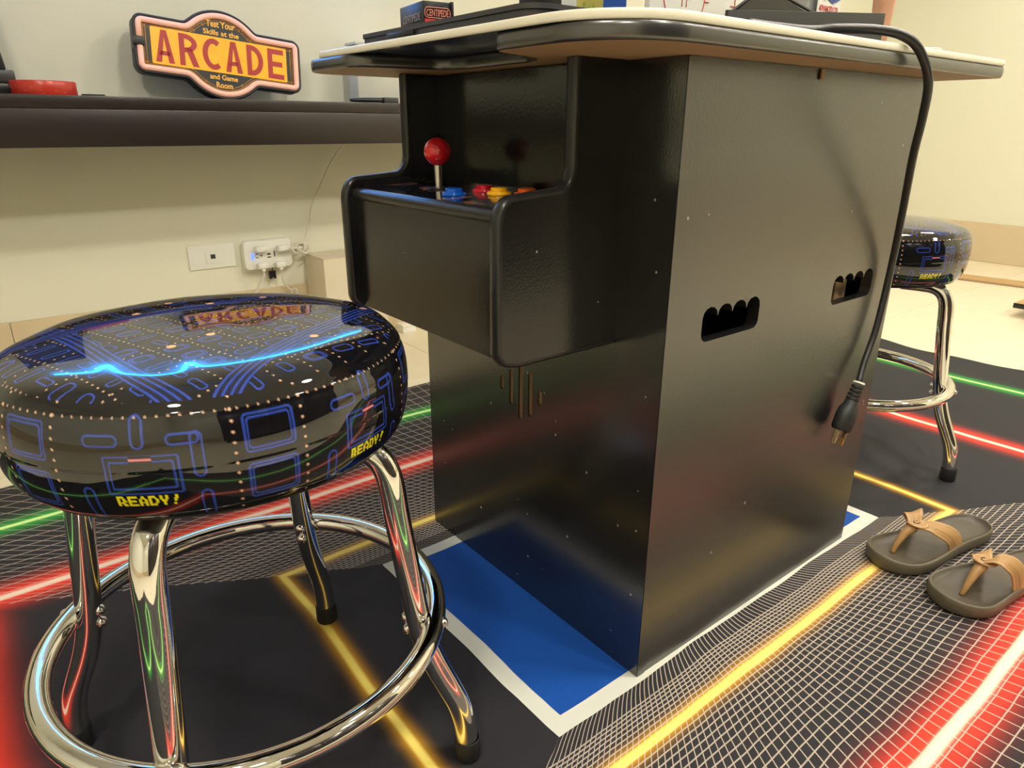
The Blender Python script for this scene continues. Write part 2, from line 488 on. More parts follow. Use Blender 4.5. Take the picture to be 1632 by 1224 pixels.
# control box cheeks
def cheek_outline():
    # (protrusion p, z)
    pts = [(0, ZLB-.001), (P2-.03, ZLB-.001), (P2, ZLB+.005), (P2, ZT-.02), (P2-.01, ZT), (P1+.012, ZT+.006), (P1, ZT+.026), (P1, CH), (0, CH)]
    rad = [0, .03, .022, .06, .022, .03, .035, 0, 0]
    return rounded([(-p, z) for p, z in pts], rad, 7)
CO = cheek_outline()
def cheek(y0, y1):
    o = cp('cheek_panel', plate_bm(CO, [], y0, y1, lambda a, b, t: (a, t, b)), BLACKS if y0 > .3 else BLACK)
    # rounded rubber edge strip follows the outline (open path, from bottom to top)
    path = [p for p in CO if p[0] < -.004 or p[1] < ZLB+.002]
    i0 = min(range(len(CO)), key=lambda i: abs(CO[i][0])+abs(CO[i][1]-(ZLB-.001)))
    seq = CO[i0:]+CO[:i0]
    seq = [p for p in seq if not (p[0] > -.001 and p[1] > ZLB+.01)]
    P = [(a, (y0+y1)/2, b-ZB) for a, b in seq]
    # densify
    Q = []
    for a, b in zip(P, P[1:]):
        L = (Vector(b)-Vector(a)).length; nn = max(1, int(L/.012))
        for q in range(nn): Q.append(Vector(a).lerp(Vector(b), q/nn))
    Q.append(Vector(P[-1]))
    bm = bmesh.new(); hw = (y1-y0)/2+.0006; rings = []
    prof = [(hw, -.0015), (hw, .0005), (hw*.86, .0032), (hw*.5, .0048), (0, .0052), (-hw*.5, .0048), (-hw*.86, .0032), (-hw, .0005), (-hw, -.0015)]
    for i, p in enumerate(Q):
        t = (Q[min(i+1, len(Q)-1)]-Q[max(i-1, 0)]).normalized()
        nrm = Vector((t.z, 0, -t.x))          # outward for this winding
        if i == 0: sgn = 1 if nrm.z < 0 else -1
        rings.append([bm.verts.new(p+Vector((0, u, 0))+nrm*sgn*v) for u, v in prof])
    for a, b in zip(rings, rings[1:]):
        for q in range(len(prof)-1): bm.faces.new((a[q], a[q+1], b[q+1], b[q]))
    bm_obj('edge_trim', bm, TRIM, o, smooth=True)
cheek(CS1, CS1+T)
cheek(CS2-T, CS2)
yi0, yi1 = CS1+T+.0003, CS2-T-.0003
cp('recess_panel', box_bm(-.030, -.020, yi0, yi1, ZT-.005, CH-.001), BLACKS)
cp('apron_panel', box_bm(-P2+.012, -P2+.024, yi0, yi1, ZLB+.002, ZT-.022), BLACK)
cp('bottom_panel', box_bm(-P2+.025, -.001, yi0, yi1, ZLB+.002, ZLB+.012), BLACK)
# deck slopes slightly up to the back
def art_mat():
    t = NT('control deck art')
    v = t.n('ShaderNodeTexVoronoi'); v.inputs['Scale'].default_value = 38; t.link(t.coord(), v.inputs['Vector'])
    n1 = t.noise(22, 2, t.coord())
    f = t.math('GREATER_THAN', n1.outputs[0], .55)
    c = t.mix(f, (.006, .006, .012), t.mix(t.math('GREATER_THAN', v.outputs['Distance'], .45), (.02, .03, .10), (.25, .10, .05)))
    t.link(c, t.b.inputs['Base Color']); t.b.inputs['Roughness'].default_value = .08
    t.b.inputs['IOR'].default_value = 1.55
    return t.m
dz0, dz1 = ZT-.012, ZT-.004
bm = box_bm(-P2+.020, -.030, yi0, yi1, -.006, 0)
for v in bm.verts: v.co.z += dz0+(dz1-dz0)*(v.co.x+P2-.02)/(P2-.05)
cp('control_deck', bm, art_mat())
bm = tube_bm([(-P2+.018, yi0, dz0-.008), (-P2+.018, yi1, dz0-.008)], .0095, 16)
cp('front_rail', bm, TRIM, auto=40)
def deckz(x): return dz0+(dz1-dz0)*(x+P2-.02)/(P2-.05)
BALL = mat('red ball plastic', (.62, .012, .018), .10, ior=1.5, coat=.5, noise=.05)
# joystick
jx, jy = -.103, .353
bm = tube_bm([(jx, jy, deckz(jx)-.002), (jx, jy+.001, deckz(jx)+.044)], .0055, 16)
shaft = cp('joystick', bm, STEEL, auto=40)
bm = bmesh.new(); bmesh.ops.create_uvsphere(bm, u_segments=32, v_segments=20, radius=.0195)
bmesh.ops.translate(bm, verts=bm.verts, vec=(jx, jy+.001, deckz(jx)+.051))
b_ = cp('ball_top', bm, BALL, shaft, smooth=True); b_['label'] = 'glossy red ball knob'
bm = lathe_bm([(0, .0), (.017, 0), (.0175, .0008), (.016, .0018), (0, .002)], 28, c=(jx, jy)); 
for v in bm.verts: v.co.z += deckz(jx)
cp('dust_washer', bm, NEARBLK, shaft, smooth=True)
def button(x, y, colr, nm, lab):
    m_ = mat(nm, colr, .15, ior=1.5, noise=.04)
    z = deckz(x)-.001
    bm = lathe_bm([(0, z), (.0165, z), (.0170, z+.0015), (.0160, z+.0042), (.0135, z+.0050), (.0125, z+.0046), (0, z+.0046)], 28, c=(x, y))
    o = cp('push_button', bm, m_, auto=30); o['label'] = lab
    bm = lathe_bm([(0, z+.0045), (.0118, z+.0045), (.0118, z+.0085), (.0108, z+.0096), (.006, z+.0090), (0, z+.0086)], 28, c=(x, y))
    cp('plunger', bm, m_, o, auto=30)
button(-.130, .274, (.004, .10, .52), 'blue button plastic', 'blue push button')
button(-.082, .270, (.55, .012, .03), 'red button plastic', 'red push button')
button(-.090, .226, (.85, .42, .008), 'yellow button plastic', 'yellow push button')
button(-.074, .188, (.85, .12, .008), 'orange button plastic', 'orange push button')
# table top board with a scooped edge over the control box
board = [(-.200, .405), (-.200, .48), (-.200, .572), (-.05, .572), (.40, .572), (.69, .572), (.69, -.073), (-.187, -.073), (-.187, .112), (-.135, .130), (-.088, .150), (-.066, .20), (-.064, .33), (-.075, .375), (-.135, .388)]
brad = [.04, 0, .085, .0, 0, .02, .012, .10, .03, .03, .05, .06, .05, .03, .04]
BO = rounded(board[::-1], brad[::-1], 14)
lidp = rounded([(-.201, .573), (.691, .573), (.691, -.074), (-.190, -.074)][::-1], [.080, .012, .012, .10][::-1], 16)
def slab(name, outl, z0, z1, bulge, m_, parent=cab, under=None):
    """slab with rounded rim"""
    bm = bmesh.new(); N = len(outl)
    prof = [(-.0015+(bulge+.0015)*sin(pi*q_/12)**.6, .5-.5*cos(pi*q_/12)) for q_ in range(13)]
    rings = []
    for off, tt in prof:
        ring = []
        for i in range(N):
            a, p, b = Vector(outl[i-1]), Vector(outl[i]), Vector(outl[(i+1) % N])
            t = (b-a).normalized(); nn = Vector((t.y, -t.x))
            ring.append(bm.verts.new((p.x+nn.x*off, p.y+nn.y*off, z0+(z1-z0)*tt)))
        rings.append(ring)
    for a, b in zip(rings, rings[1:]):
        for i in range(N):
            f = bm.faces.new((a[i], a[(i+1) % N], b[(i+1) % N], b[i]))
    f1 = bm.faces.new(rings[0][::-1]); f2 = bm.faces.new(rings[-1])
    if under is not None: f1.material_index = 1
    if under is not None and len(m_) > 2: f2.material_index = 2
    bmesh.ops.triangulate(bm, faces=[f1, f2])
    bmesh.ops.translate(bm, verts=bm.verts, vec=(0, 0, -ZB))
    return bm_obj(name, bm, m_, parent, auto=65)
def area(P): return sum(P[i-1][0]*P[i][1]-P[i][0]*P[i-1][1] for i in range(len(P)))
if area(BO) < 0: BO = BO[::-1]
if area(lidp) < 0: lidp = lidp[::-1]
slab('table_board', BO, CH+.0005, CH+.0172, .0025, [RIMT, MDF], under=1)
slab('glass_top', lidp, CH+.0176, CH+.0266, .0008, [CREAMEDGE, UNDER, NEARBLK], under=1)
ZTOP = CH+.0268
# a bolt under the near edge and the corner brace
bm = tube_bm([(.272, -.0025, .859), (.272, -.0025, .846)], .0025, 8)
cp('bolt', bm, MDF, auto=30)

# ------------------------------------------------------------------ bar stools
RS = .203
def seat_profile():
    P = []
    def arc(cx, cz, rx, rz, a0, a1, n):
        for k in range(n+1):
            a = a0+(a1-a0)*k/n; P.append((cx+rx*cos(a), cz+rz*sin(a)))
    return P
def prof_fn(s):
    """s in 0..1 : centre top to lower rim; returns r,z arrays (dense polyline by arc length)"""
    ctrl = [(0, .5905), (.05, .590), (.10, .5885), (.15, .585), (.178, .5795), (.1915, .571), (.1985, .559), (.2020, .545), (.2032, .528), (.2030, .510), (.2005, .492), (.195, .477), (.188, .470), (.180, .468)]
    pts = catmull([(r, z, 0) for r, z in ctrl], 24)
    pr = np.array([(max(0, p.x), p.y) for p in pts])
    L = np.r_[0, np.cumsum(np.hypot(*(pr[1:]-pr[:-1]).T))]
    return np.interp(s*L[-1], L, pr[:, 0]), np.interp(s*L[-1], L, pr[:, 1])
GLY = {'R': ["1111100", "1100110", "1100110", "1100111", "1111100", "1101110", "1100111"],
       'E': ["1111111", "1100000", "1100000", "1111110", "1100000", "1100000", "1111111"],
       'A': ["0011100", "0110110", "1100011", "1100011", "1111111", "1100011", "1100011"],
       'D': ["1111100", "1100110", "1100011", "1100011", "1100011", "1100110", "1111100"],
       'Y': ["1100110", "1100110", "1100110", "0111100", "0011000", "0011000", "0011000"],
       '!': ["0001110", "0001110", "0011100", "0011000", "0010000", "0000000", "0110000"]}
BLUE = np.array([.028, .065, .38]); DOT = np.array([.80, .50, .32]); YEL = np.array([.80, .72, .01]); PINK = np.array([.75, .22, .28]); ORN = np.array([.85, .42, .2])
def rrect(px, py, cx, cy, hx, hy, r):
    qx = np.abs(px-cx)-hx+r; qy = np.abs(py-cy)-hy+r
    return np.hypot(np.maximum(qx, 0), np.maximum(qy, 0))+np.minimum(np.maximum(qx, qy), 0)-r
def paint(col, mask, c):
    m_ = np.clip(mask, 0, 1)[..., None]; col[:] = col*(1-m_)+c*m_
def line(d, w_=.00075, soft=.0006): return (w_-np.abs(d))/soft+.5
def build_seat_mesh():
    NA, NS = 1150, 300
    s = np.linspace(0.0015, 1, NS); r, z = prof_fn(s)
    th = np.arange(NA)/NA*2*pi
    X = r[:, None]*np.cos(th)[None]; Y = r[:, None]*np.sin(th)[None]; Z = np.repeat(z[:, None], NA, 1)
    # faint welt where the top panel is stitched to the side band
    we = np.exp(-((r-.1955)/.0012)**2*(z > .55))*(z > .55)
    # soft vinyl puckers
    pk = .0010*np.sin(th*9+1)[None]*np.exp(-((r-.19)/.02)**2)[:, None]*(z > .52)[:, None]
    sc = 1+(we[:, None]*.0009+pk)/np.maximum(r[:, None], .02)
    X *= sc; Y *= sc; Z = Z+pk*.6
    col = np.zeros((NS, NA, 3))+np.array([.0045, .0045, .006])
    A = np.broadcast_to(th[None], (NS, NA))*180/pi; ZZ = np.repeat(z[:, None], NA, 1); RR = np.repeat(r[:, None], NA, 1)
    side = ZZ < .5745
    side &= RR > .15
    side = side.astype(float)
    # ---- side band: 7 repeats, local u in metres (along the circumference), v height
    # note: seen from outside, angle grows to the right
    per = 57.4
    A_ = (A+122.6+2.5*per) % 360
    loc = (A_ % per-per/2)*pi/180*RS       # centred on the lettering
    v = (ZZ-.522)*.93
    c2 = col.copy()
    for sh, rr_ in ((0, .0040), (.0042, .002)):                           # double outlined box
        paint(c2, line(rrect(loc, v, 0, -.0040, .0290-sh, .0155-sh, .001)), BLUE)
    paint(c2, (np.abs(loc) < .0085)*(np.abs(v-.0088) < .0034)*1., np.array([.0045, .0045, .006]))
    paint(c2, (np.abs(loc) < .0085)*(np.abs(v-.0090) < .0012)*1., PINK)
    pill = [(-.058, .000, .003, .038), (.044, .010, .0042, .018), (.046, -.034, .0042, .013), (-.047, -.030, .0042, .015),
            (-.030, .024, .014, .0040), (.034, .0235, .012, .0038), (0, .030, .0045, .012)]
    for cx, cy, hx, hy in pill[1:]:
        paint(c2, line(rrect(loc, v, cx, cy, hx, hy, min(hx, hy))), BLUE)
    # framed blocks between two dotted columns, half way to the next box
    l2 = ((A_+per/2) % per-per/2)*pi/180*RS
    for cy, hy in ((.020, .015), (-.021, .0155)):
        for q in (0, .0028):
            paint(c2, line(rrect(l2, v, 0, cy, .0205-q, hy-q, .003)), BLUE)
    for uc in (-.029, .029):                                                     # dotted columns
        vv = ((v+.1) % .0085)-.00425
        paint(c2, (.00115-np.hypot(l2-uc, vv))/.0006+.5, DOT)
    # top row of dots on the seam
    uu = ((A*pi/180*RS) % .0088)-.0044
    paint(c2, (.0009-np.hypot(uu, ZZ-.5655))/.0006+.5, DOT*.8)
    # READY!
    px = .00115
    wd = .050; word = "READY!"
    for ci, ch in enumerate(word):
        for ry, row in enumerate(GLY[ch]):
            for rx, bit in enumerate(row):
                if bit == '1':
                    cx = -wd/2+(ci*8+rx+.5)*wd/47; cy = -.0265-(ry-3)*.00125
                    sl = .0
                    paint(c2, ((np.abs(loc-cx) < wd/94*1.05)*(np.abs(v-cy) < .00066))*1., YEL)
    # ---- top print, planar
    rng = np.random.RandomState(5)
    c1 = col.copy()
    a0 = radians(18); xx = X*cos(a0)+Y*sin(a0); yy = -X*sin(a0)+Y*cos(a0)
    G = .034
    for gi in range(-6, 7):
        for gj in range(-6, 7):
            cx, cy = gi*G, gj*G*.8
            if hypot(cx, cy) > .215: continue
            k_ = rng.randint(0, 5)
            hx, hy = [(.010, .0055), (.0115, .0035), (.0045, .0085), (.010, .0075), (.0035, .0095)][k_]
            d = rrect(xx, yy, cx, cy, hx, hy, min(hx, hy)*.8)
            paint(c1, line(d, .0007), BLUE)
            if k_ == 3: paint(c1, line(d+.0025, .0006), BLUE)
    for gi in range(-7, 7):          # dotted lanes
        lx = (gi+.5)*G
        vv = ((yy+1) % .0082)-.0041
        paint(c1, (.0009-np.hypot(xx-lx, vv))/.0006+.5, DOT*.85)
    for gj in range(-8, 8):
        if gj % 2: continue
        ly = (gj+.5)*G*.8
        vv = ((xx+1) % .0082)-.0041
        paint(c1, (.0009-np.hypot(yy-ly, vv))/.0006+.5, DOT*.85)
    # broad bundles of four lines crossing the seat
    for ang, off in ((18, -.115), (105, .075), (-48, .120)):
        nx_, ny_ = cos(radians(ang)), sin(radians(ang))
        d = X*nx_+Y*ny_-off+.012*np.sin((X*ny_-Y*nx_)*14)
        paint(c1, (np.abs(d) < .0105)*1., np.array([.006, .008, .03]))
        for q in (-.0085, -.0029, .0029, .0085):
            paint(c1, line(d-q, .0009, .0008), BLUE)
    for q in range(8):              # larger peach spots
        a, rr_ = rng.uniform(0, 2*pi), rng.uniform(.03, .185)
        paint(c1, (.0042-np.hypot(X-rr_*cos(a), Y-rr_*sin(a)))/.0006+.5, ORN)
    col = c2*side[..., None]+c1*(1-side[..., None])
    # under rim plain
    verts = np.stack([X, Y, Z], -1).reshape(-1, 3)
    idx = np.arange(NS*NA).reshape(NS, NA)
    a = idx[:-1]; b = idx[1:]
    quads = np.stack([a, b, np.roll(b, -1, 1), np.roll(a, -1, 1)], -1).reshape(-1, 4)
    nv = len(verts)
    top = np.array([[0, 0, .5905], [0, 0, .468]])
    verts = np.vstack([verts, top])
    tri_t = np.stack([np.full(NA, nv), idx[0], np.roll(idx[0], -1)], -1)
    tri_b = np.stack([np.full(NA, nv+1), np.roll(idx[-1], -1), idx[-1]], -1)
    me = bpy.data.meshes.new('seat_cushion')
    nl = len(quads)*4+len(tri_t)*3*2
    me.vertices.add(len(verts)); me.vertices.foreach_set('co', verts.ravel())
    me.loops.add(nl); me.loops.foreach_set('vertex_index', np.r_[quads.ravel(), tri_t.ravel(), tri_b.ravel()].astype(np.int32))
    npoly = len(quads)+2*NA
    st = np.r_[np.arange(len(quads))*4, len(quads)*4+np.arange(2*NA)*3].astype(np.int32)
    me.polygons.add(npoly); me.polygons.foreach_set('loop_start', st)
    me.polygons.foreach_set('use_smooth', np.ones(npoly, bool))
    me.update(calc_edges=True); me.validate()
    ca = me.color_attributes.new('print', 'FLOAT_COLOR', 'POINT')
    cc = np.ones((len(verts), 4)); cc[:nv, :3] = col.reshape(-1, 3); cc[nv:, :3] = .005
    ca.data.foreach_set('color', cc.ravel())
    return me
def vinyl_mat():
    t = NT('glossy printed vinyl')
    at = t.n('ShaderNodeVertexColor', layer_name='print')
    t.link(at.outputs[0], t.b.inputs['Base Color'])
    t.b.inputs['Roughness'].default_value = .035
    t.b.inputs['IOR'].default_value = 1.72
    nb = t.noise(7, 2, t.coord()); t.bump(nb.outputs[0], .10, .004)
    return t.m
LR = .0150
def leg_path(a):
    prof = [(.085, .449), (.125, .449), (.150, .447), (.168, .437), (.178, .419), (.1825, .395), (.186, .36), (.195, .29), (.203, .228), (.210, .19), (.2225, .152), (.240, .112), (.250, .088), (.2565, .062), (.2595, .036), (.261, .014)]
    pts = catmull([(r, 0, z) for r, z in prof], 4)
    return [Vector((p.x*cos(a), p.x*sin(a), p.z)) for p in pts]
def make_stool():
    root = empty('bar_stool')
    me = build_seat_mesh()
    seat = link('seat_cushion', me, vinyl_mat(), root)
    bm_obj('seat_pan', lathe_bm([(0, .465), (.183, .465), (.186, .4665), (.186, .4685), (0, .4685)], 64), NEARBLK, root, smooth=True)
    bm_obj('swivel_plate', lathe_bm([(0, .4365), (.07, .4365), (.075, .440), (.08, .457), (.08, .4648), (0, .4648)], 40), CHROME, root, auto=30)
    bm = bmesh.new()
    ring = [(.2235*cos(2*pi*k/96), .2235*sin(2*pi*k/96), .213) for k in range(96)]
    bm_obj('foot_ring', tube_bm(ring, .0130, 20, closed=True), CHROME, root, smooth=True)
    for q in range(4):
        a = radians(-40+90*q)
        P = leg_path(a)
        lg = tube('leg', P, LR, CHROME, root, n=20)
        bm_obj('rubber_foot', lathe_bm([(0, 0.0), (.0165, 0.0), (.0172, .002), (.0168, .030), (.0160, .0315), (.0150, .0315)], 28, c=(.2612*cos(a), .2612*sin(a))), RUBBER, lg, auto=40)
        # bolt through the leg and the ring, domed head on the outer and inner face
        d = Vector((cos(a), sin(a), 0)); tt = Vector((-sin(a), cos(a), 0))
        for (off, zc) in ((.2235+.0125, .213), (.1885, .221), (.1895, .203)):
            sg = 1 if off > .21 else -1
            M_ = Matrix((tt*sg, Vector((0, 0, 1)), d*sg)).transposed().to_4x4(); M_.translation = d*off+Vector((0, 0, zc))
            b2 = lathe_bm([(0, .0045), (.0035, .0040), (.0062, .0018), (.0070, 0), (.0070, -.003), (0, -.003)], 20)
            bmesh.ops.transform(b2, matrix=M_, verts=b2.verts)
            bm_obj('bolt_head', b2, CHROME, lg, smooth=True)
    return root
stool = make_stool()
stool.location = (-.483, .213, .0047)
tag(stool, 'bar stool nearest the camera, glossy black cushion with blue line print, on chrome legs', 'stool', 'round chrome bar stools')
st2 = dup(stool); st2.location = (.985, .224, .0047); st2.rotation_euler = (0, 0, radians(-35))
for ch_ in st2.children:
    if ch_.name.startswith('seat_cushion'): ch_.rotation_euler = (0, 0, radians(41.5))
tag(st2, 'bar stool behind the cabinet, only right half of its patterned cushion showing', 'stool', 'round chrome bar stools')

# ------------------------------------------------------------------ wall shelf / console
desk = empty('wall_shelf', (0, 1.60, .73), 'long black-brown wooden shelf with deep front board along the left wall', 'shelf')
dk = Matrix.Translation((0, -1.60, -.73))
def dp(name, b, bev=.002):
    bm = box_bm(*b, bev=bev); bmesh.ops.translate(bm, verts=bm.verts, vec=(0, -1.60, -.73)); return bm_obj(name, bm, DESK, desk, auto=40)
dp('shelf_board', (-2.2, 1.35, 1.598, 1.9495, .8225, .853))
dp('front_board', (-2.2, 1.35, 1.600, 1.622, .731, .8215))
dp('end_board', (1.328, 1.35, 1.6225, 1.9495, .731, .8215))
dp('end_board', (-2.2, -2.178, 1.6225, 1.9495, .731, .8215))
ZS = .853

# ------------------------------------------------------------------ dark furniture block added behind the camera to darken reflections in gloss and chrome
wr = empty('reflection_darkener', (.55, Y0+.30, 0.0003), 'tall dark wooden block with doors, added out of view behind the camera to darken glossy reflections', 'reflection_darkener')
box('carcass', (-1.5, 1.5, -.29, .25, .08, 2.15), DESK, wr, bev=.003)
box('plinth', (-1.46, 1.46, -.27, .21, 0, .0797), NEARBLK, wr, bev=.002)
for q in range(4):
    d_ = box('door', (-1.495+q*.75, -.755+q*.75, .2503, .272, .09, 2.14), DESK, wr, bev=.003)
    hx_ = -.80+q*.75 if q % 2 == 0 else -1.45+q*.75
    tube('handle', [(hx_, .2725, .95), (hx_, .295, .96), (hx_, .295, 1.14), (hx_, .2725, 1.15)], .006, STEEL, d_, n=10)

# ------------------------------------------------------------------ arcade sign
def sign_outline(off=0):
    hw, hh, bw, bt = .243, .0790, .118, .1235
    def half(s):
        c_, h_ = .100, bt-hh; Rr = (c_*c_+h_*h_)/(2*h_); a_ = math.asin(c_/Rr)
        pts = [(-c_-.012, hh), (-c_-.005, hh+.0008), (-c_, hh+.0035)]
        for k in range(1, 20):
            a = -a_+2*a_*k/20; pts.append((Rr*sin(a), hh+h_-Rr*(1-cos(a))+.002))
        pts += [(c_, hh+.0035), (c_+.005, hh+.0008), (c_+.012, hh)]
        return [(x, s*y) for x, y in pts]
    top = half(1); bot = half(-1)[::-1]
    def corner(cx, cy, a0, r=.026):
        return [(cx+r*cos(a0-k*pi/2/6), cy+r*sin(a0-k*pi/2/6)) for k in range(7)]
    r = .026
    P = []
    P += corner(-hw+r, hh-r, pi)[0:]           # left top (pi -> pi/2)
    P += top
    P += corner(hw-r, hh-r, pi/2)
    P += corner(hw-r, -hh+r, 0)
    P += bot
    P += corner(-hw+r, -hh+r, -pi/2)
    if off:
        Q = []; N = len(P)
        for i in range(N):
            a, b = Vector(P[i-1]), Vector(P[(i+1) % N]); t = (b-a).normalized()
            Q.append((P[i][0]+t.y*off*1.0, P[i][1]-t.x*off*1.0))
        P = Q
    return P
lean = radians(7); tilt = radians(-5.6)
Ml = Matrix(((1, 0, 0), (0, sin(lean), -cos(lean)), (0, cos(lean), sin(lean)))).to_4x4()
Msign = Ml @ Matrix.Rotation(tilt, 4, 'Z')
Msign.translation = Vector((.086, 1.842, 0))
# rest on the shelf
lowz = min((Msign @ Vector((x, y, zz))).z for x, y in sign_outline() for zz in (-.036, .006))
Msign.translation.z = ZS+.0005-lowz
sign = empty('arcade_sign', mw=Msign, label='bump-shaped black light-up sign reading ARCADE in red on yellow, leaning on the wall shelf', cat='sign')
CASE = mat('sign case black', (.016, .017, .019), .4, noise=.15)
NEON = mat('pink neon tube', (.82, .50, .42), .35, emit=(1.0, .45, .30), estr=.25)
def sign_face_mat():
    t = NT('sign yellow panel')
    n1 = t.noise(30, 5, t.coord())
    c = t.mix(t.math('MULTIPLY', n1.outputs[0], 1.0), (.92, .50, .006), (.80, .30, .004))
    t.link(c, t.b.inputs['Base Color']); t.b.inputs['Roughness'].default_value = .35
    t.link(c, t.b.inputs['Emission Color']); t.b.inputs['Emission Strength'].default_value = .25
    return t.m
LINEM = mat('sign gold line', (.70, .34, .07), .4, noise=.1)
REDL = mat('sign red letters', (.42, .022, .020), .4, noise=.1, emit=(.4, .02, .02), estr=.08)
GOLD = mat('sign gold letters', (.92, .48, .08), .4, noise=.1, emit=(.9, .45, .05), estr=.15)
sg0 = sign_outline()
ring_in = sign_outline(.005)
bm = plate_bm(sign_outline(), [], -.036, 0, XY)
bm_obj('case', bm, CASE, sign, auto=35)
# raised lip round the case
tube('case_rim', [(a, b, .0005) for a, b in sign_outline(.0035)], .0042, CASE, sign, n=8, closed=True)
# neon tube, broken at the left where the clip sits
NP = sign_outline(.0155)
NPd = [(a, b, .0030) for a, b in NP]
# the outline starts at the left side (upper end), so leave it open there
st_, en_ = Vector(NPd[0]), Vector(NPd[-1])
pa = [Vector((st_.x, .012, .003))]+[Vector(p) for p in NPd]+[Vector((en_.x, -.004, .003))]
tube('neon_tube', pa, .0080, NEON, sign, n=12)['label'] = 'pale pink tube following the outline'
box('tube_clip', (-.247, -.216, -.008, .016, -.0005, .0115), CASE, sign, bev=.0015)
for q, o_ in enumerate((.0265, .0325)):
    P = sign_outline(o_)
    tube('gold_line', [(a, b, .0004) for a, b in P], .0009, LINEM, sign, n=5, closed=True)
plate('yellow_panel', rounded([(-.198, -.050), (.198, -.050), (.198, .050), (-.198, .050)], .004, 3), [], .0002, .0016, XY, sign_face_mat(), sign)
def stroke_letter(ch, x0, w_, h_, th):
    """block letter polygons, y from -h/2"""
    y0 = -h_/2; y1 = h_/2; x1 = x0+w_; xm = (x0+x1)/2
    P = []
    if ch == 'A':
        P.append([(x0, y0), (x0+th*1.05, y0), (xm, y1-th*1.2), (x1-th*1.05, y0), (x1, y0), (xm+th*.5, y1), (xm-th*.5, y1)])
        P.append([(x0+w_*.2, y0+h_*.22), (x1-w_*.2, y0+h_*.22), (x1-w_*.26, y0+h_*.22+th*.8), (x0+w_*.26, y0+h_*.22+th*.8)])
    elif ch == 'E':
        P.append([(x0, y0), (x0+th, y0), (x0+th, y1), (x0, y1)])
        for yy in (y0, -th/2, y1-th): P.append([(x0+th*.98, yy), (x1-(th*.3 if yy == -th/2 else 0), yy), (x1-(th*.3 if yy == -th/2 else 0), yy+th), (x0+th*.98, yy+th)])
    elif ch in 'DRC':
        if ch == 'D':
            P.append([(x0, y0), (x0+th, y0), (x0+th, y1), (x0, y1)])
            N = 14; rx, ry = w_-th, h_/2
            o = [(x0+th*.98+rx*sin(pi*k/N), y1-ry*(1-cos(pi*k/N))) for k in range(N+1)]
            i = [(x0+th*.98+(rx-th)*sin(pi*k/N), y1-th-(ry-th)*(1-cos(pi*k/N))) for k in range(N+1)]
            for k in range(N): P.append([o[k], o[k+1], i[k+1], i[k]])
        if ch == 'R':
            P.append([(x0, y0), (x0+th, y0), (x0+th, y1), (x0, y1)])
            N = 12; ry = h_*.29; rx = w_-th*1.0
            o = [(x0+th*.98+rx*sin(pi*k/N), y1-ry*(1-cos(pi*k/N))) for k in range(N+1)]
            i = [(x0+th*.98+(rx-th)*sin(pi*k/N), y1-th*.9-(ry-th*.9)*(1-cos(pi*k/N))) for k in range(N+1)]
            for k in range(N): P.append([o[k], o[k+1], i[k+1], i[k]])
            ym = y1-2*ry
            P.append([(x0+th*1.2, ym+th*.8), (x0+th*2.4, ym+th*.8), (x1+th*.2, y0), (x1-th*1.0, y0)])
        if ch == 'C':
            N = 20; rx, ry = w_*.62, h_/2; cx = x0+rx
            aa = [radians(52)+(radians(308)-radians(52))*k/N for k in range(N+1)]
            o = [(cx+rx*cos(a), ry*sin(a)) for a in aa]; i = [(cx+(rx-th)*cos(a), (ry-th)*sin(a)) for a in aa]
            for k in range(N): P.append([o[k], o[k+1], i[k+1], i[k]])
    return P
lw = .0505; gap = (.376-6*lw)/5
for q, ch in enumerate('ARCADE'):
    bm = bmesh.new()
    for poly in stroke_letter(ch, -.188+q*(lw+gap), lw, .088, .0148):
        b2 = plate_bm(poly, [], .0014, .0024, XY)
        tmp = bpy.data.meshes.new('t'); b2.to_mesh(tmp); b2.free(); bm.from_mesh(tmp); bpy.data.meshes.remove(tmp)
    bm_obj('letter', bm, REDL, sign)
text_mesh('Test Your', .02, 'lettering', GOLD, sign, width=.084, height=.0185, cx=0, cy=.0865, z=.001, bold=.0004)
text_mesh('Skills at the', .02, 'lettering', GOLD, sign, width=.104, height=.0150, cx=0, cy=.0625, z=.001, bold=.0004)
text_mesh('and Game', .02, 'lettering', GOLD, sign, width=.082, height=.0150, cx=0, cy=-.0625, z=.001, bold=.0004)
text_mesh('Room', .02, 'lettering', GOLD, sign, width=.048, height=.0165, cx=0, cy=-.0850, z=.001, bold=.0004)
for sx, sy in ((-1, 1), (1, 1), (-1, -1), (1, -1)):
    P = [(sx*(.048+.012*u+.004*sin(u*7)), sy*(.078+.004*sin(u*9)), .001) for u in np.linspace(0, 1.7, 12)]
    tube('flourish', P, .0005, LINEM, sign, n=5)
for sx, sy in ((-1, 1), (1, 1)):
    for q in range(2):
        tube('gold_line', [(sx*.075, .056+q*.0045, .0006), (sx*.185, .056+q*.0045, .0006)], .0008, LINEM, sign, n=5)
# jack on the left side
bm = tube_bm([(-.2445, -.02, -.02), (-.240, -.02, -.02)], .006, 14); bm_obj('power_socket', bm, NEARBLK, sign, auto=30)

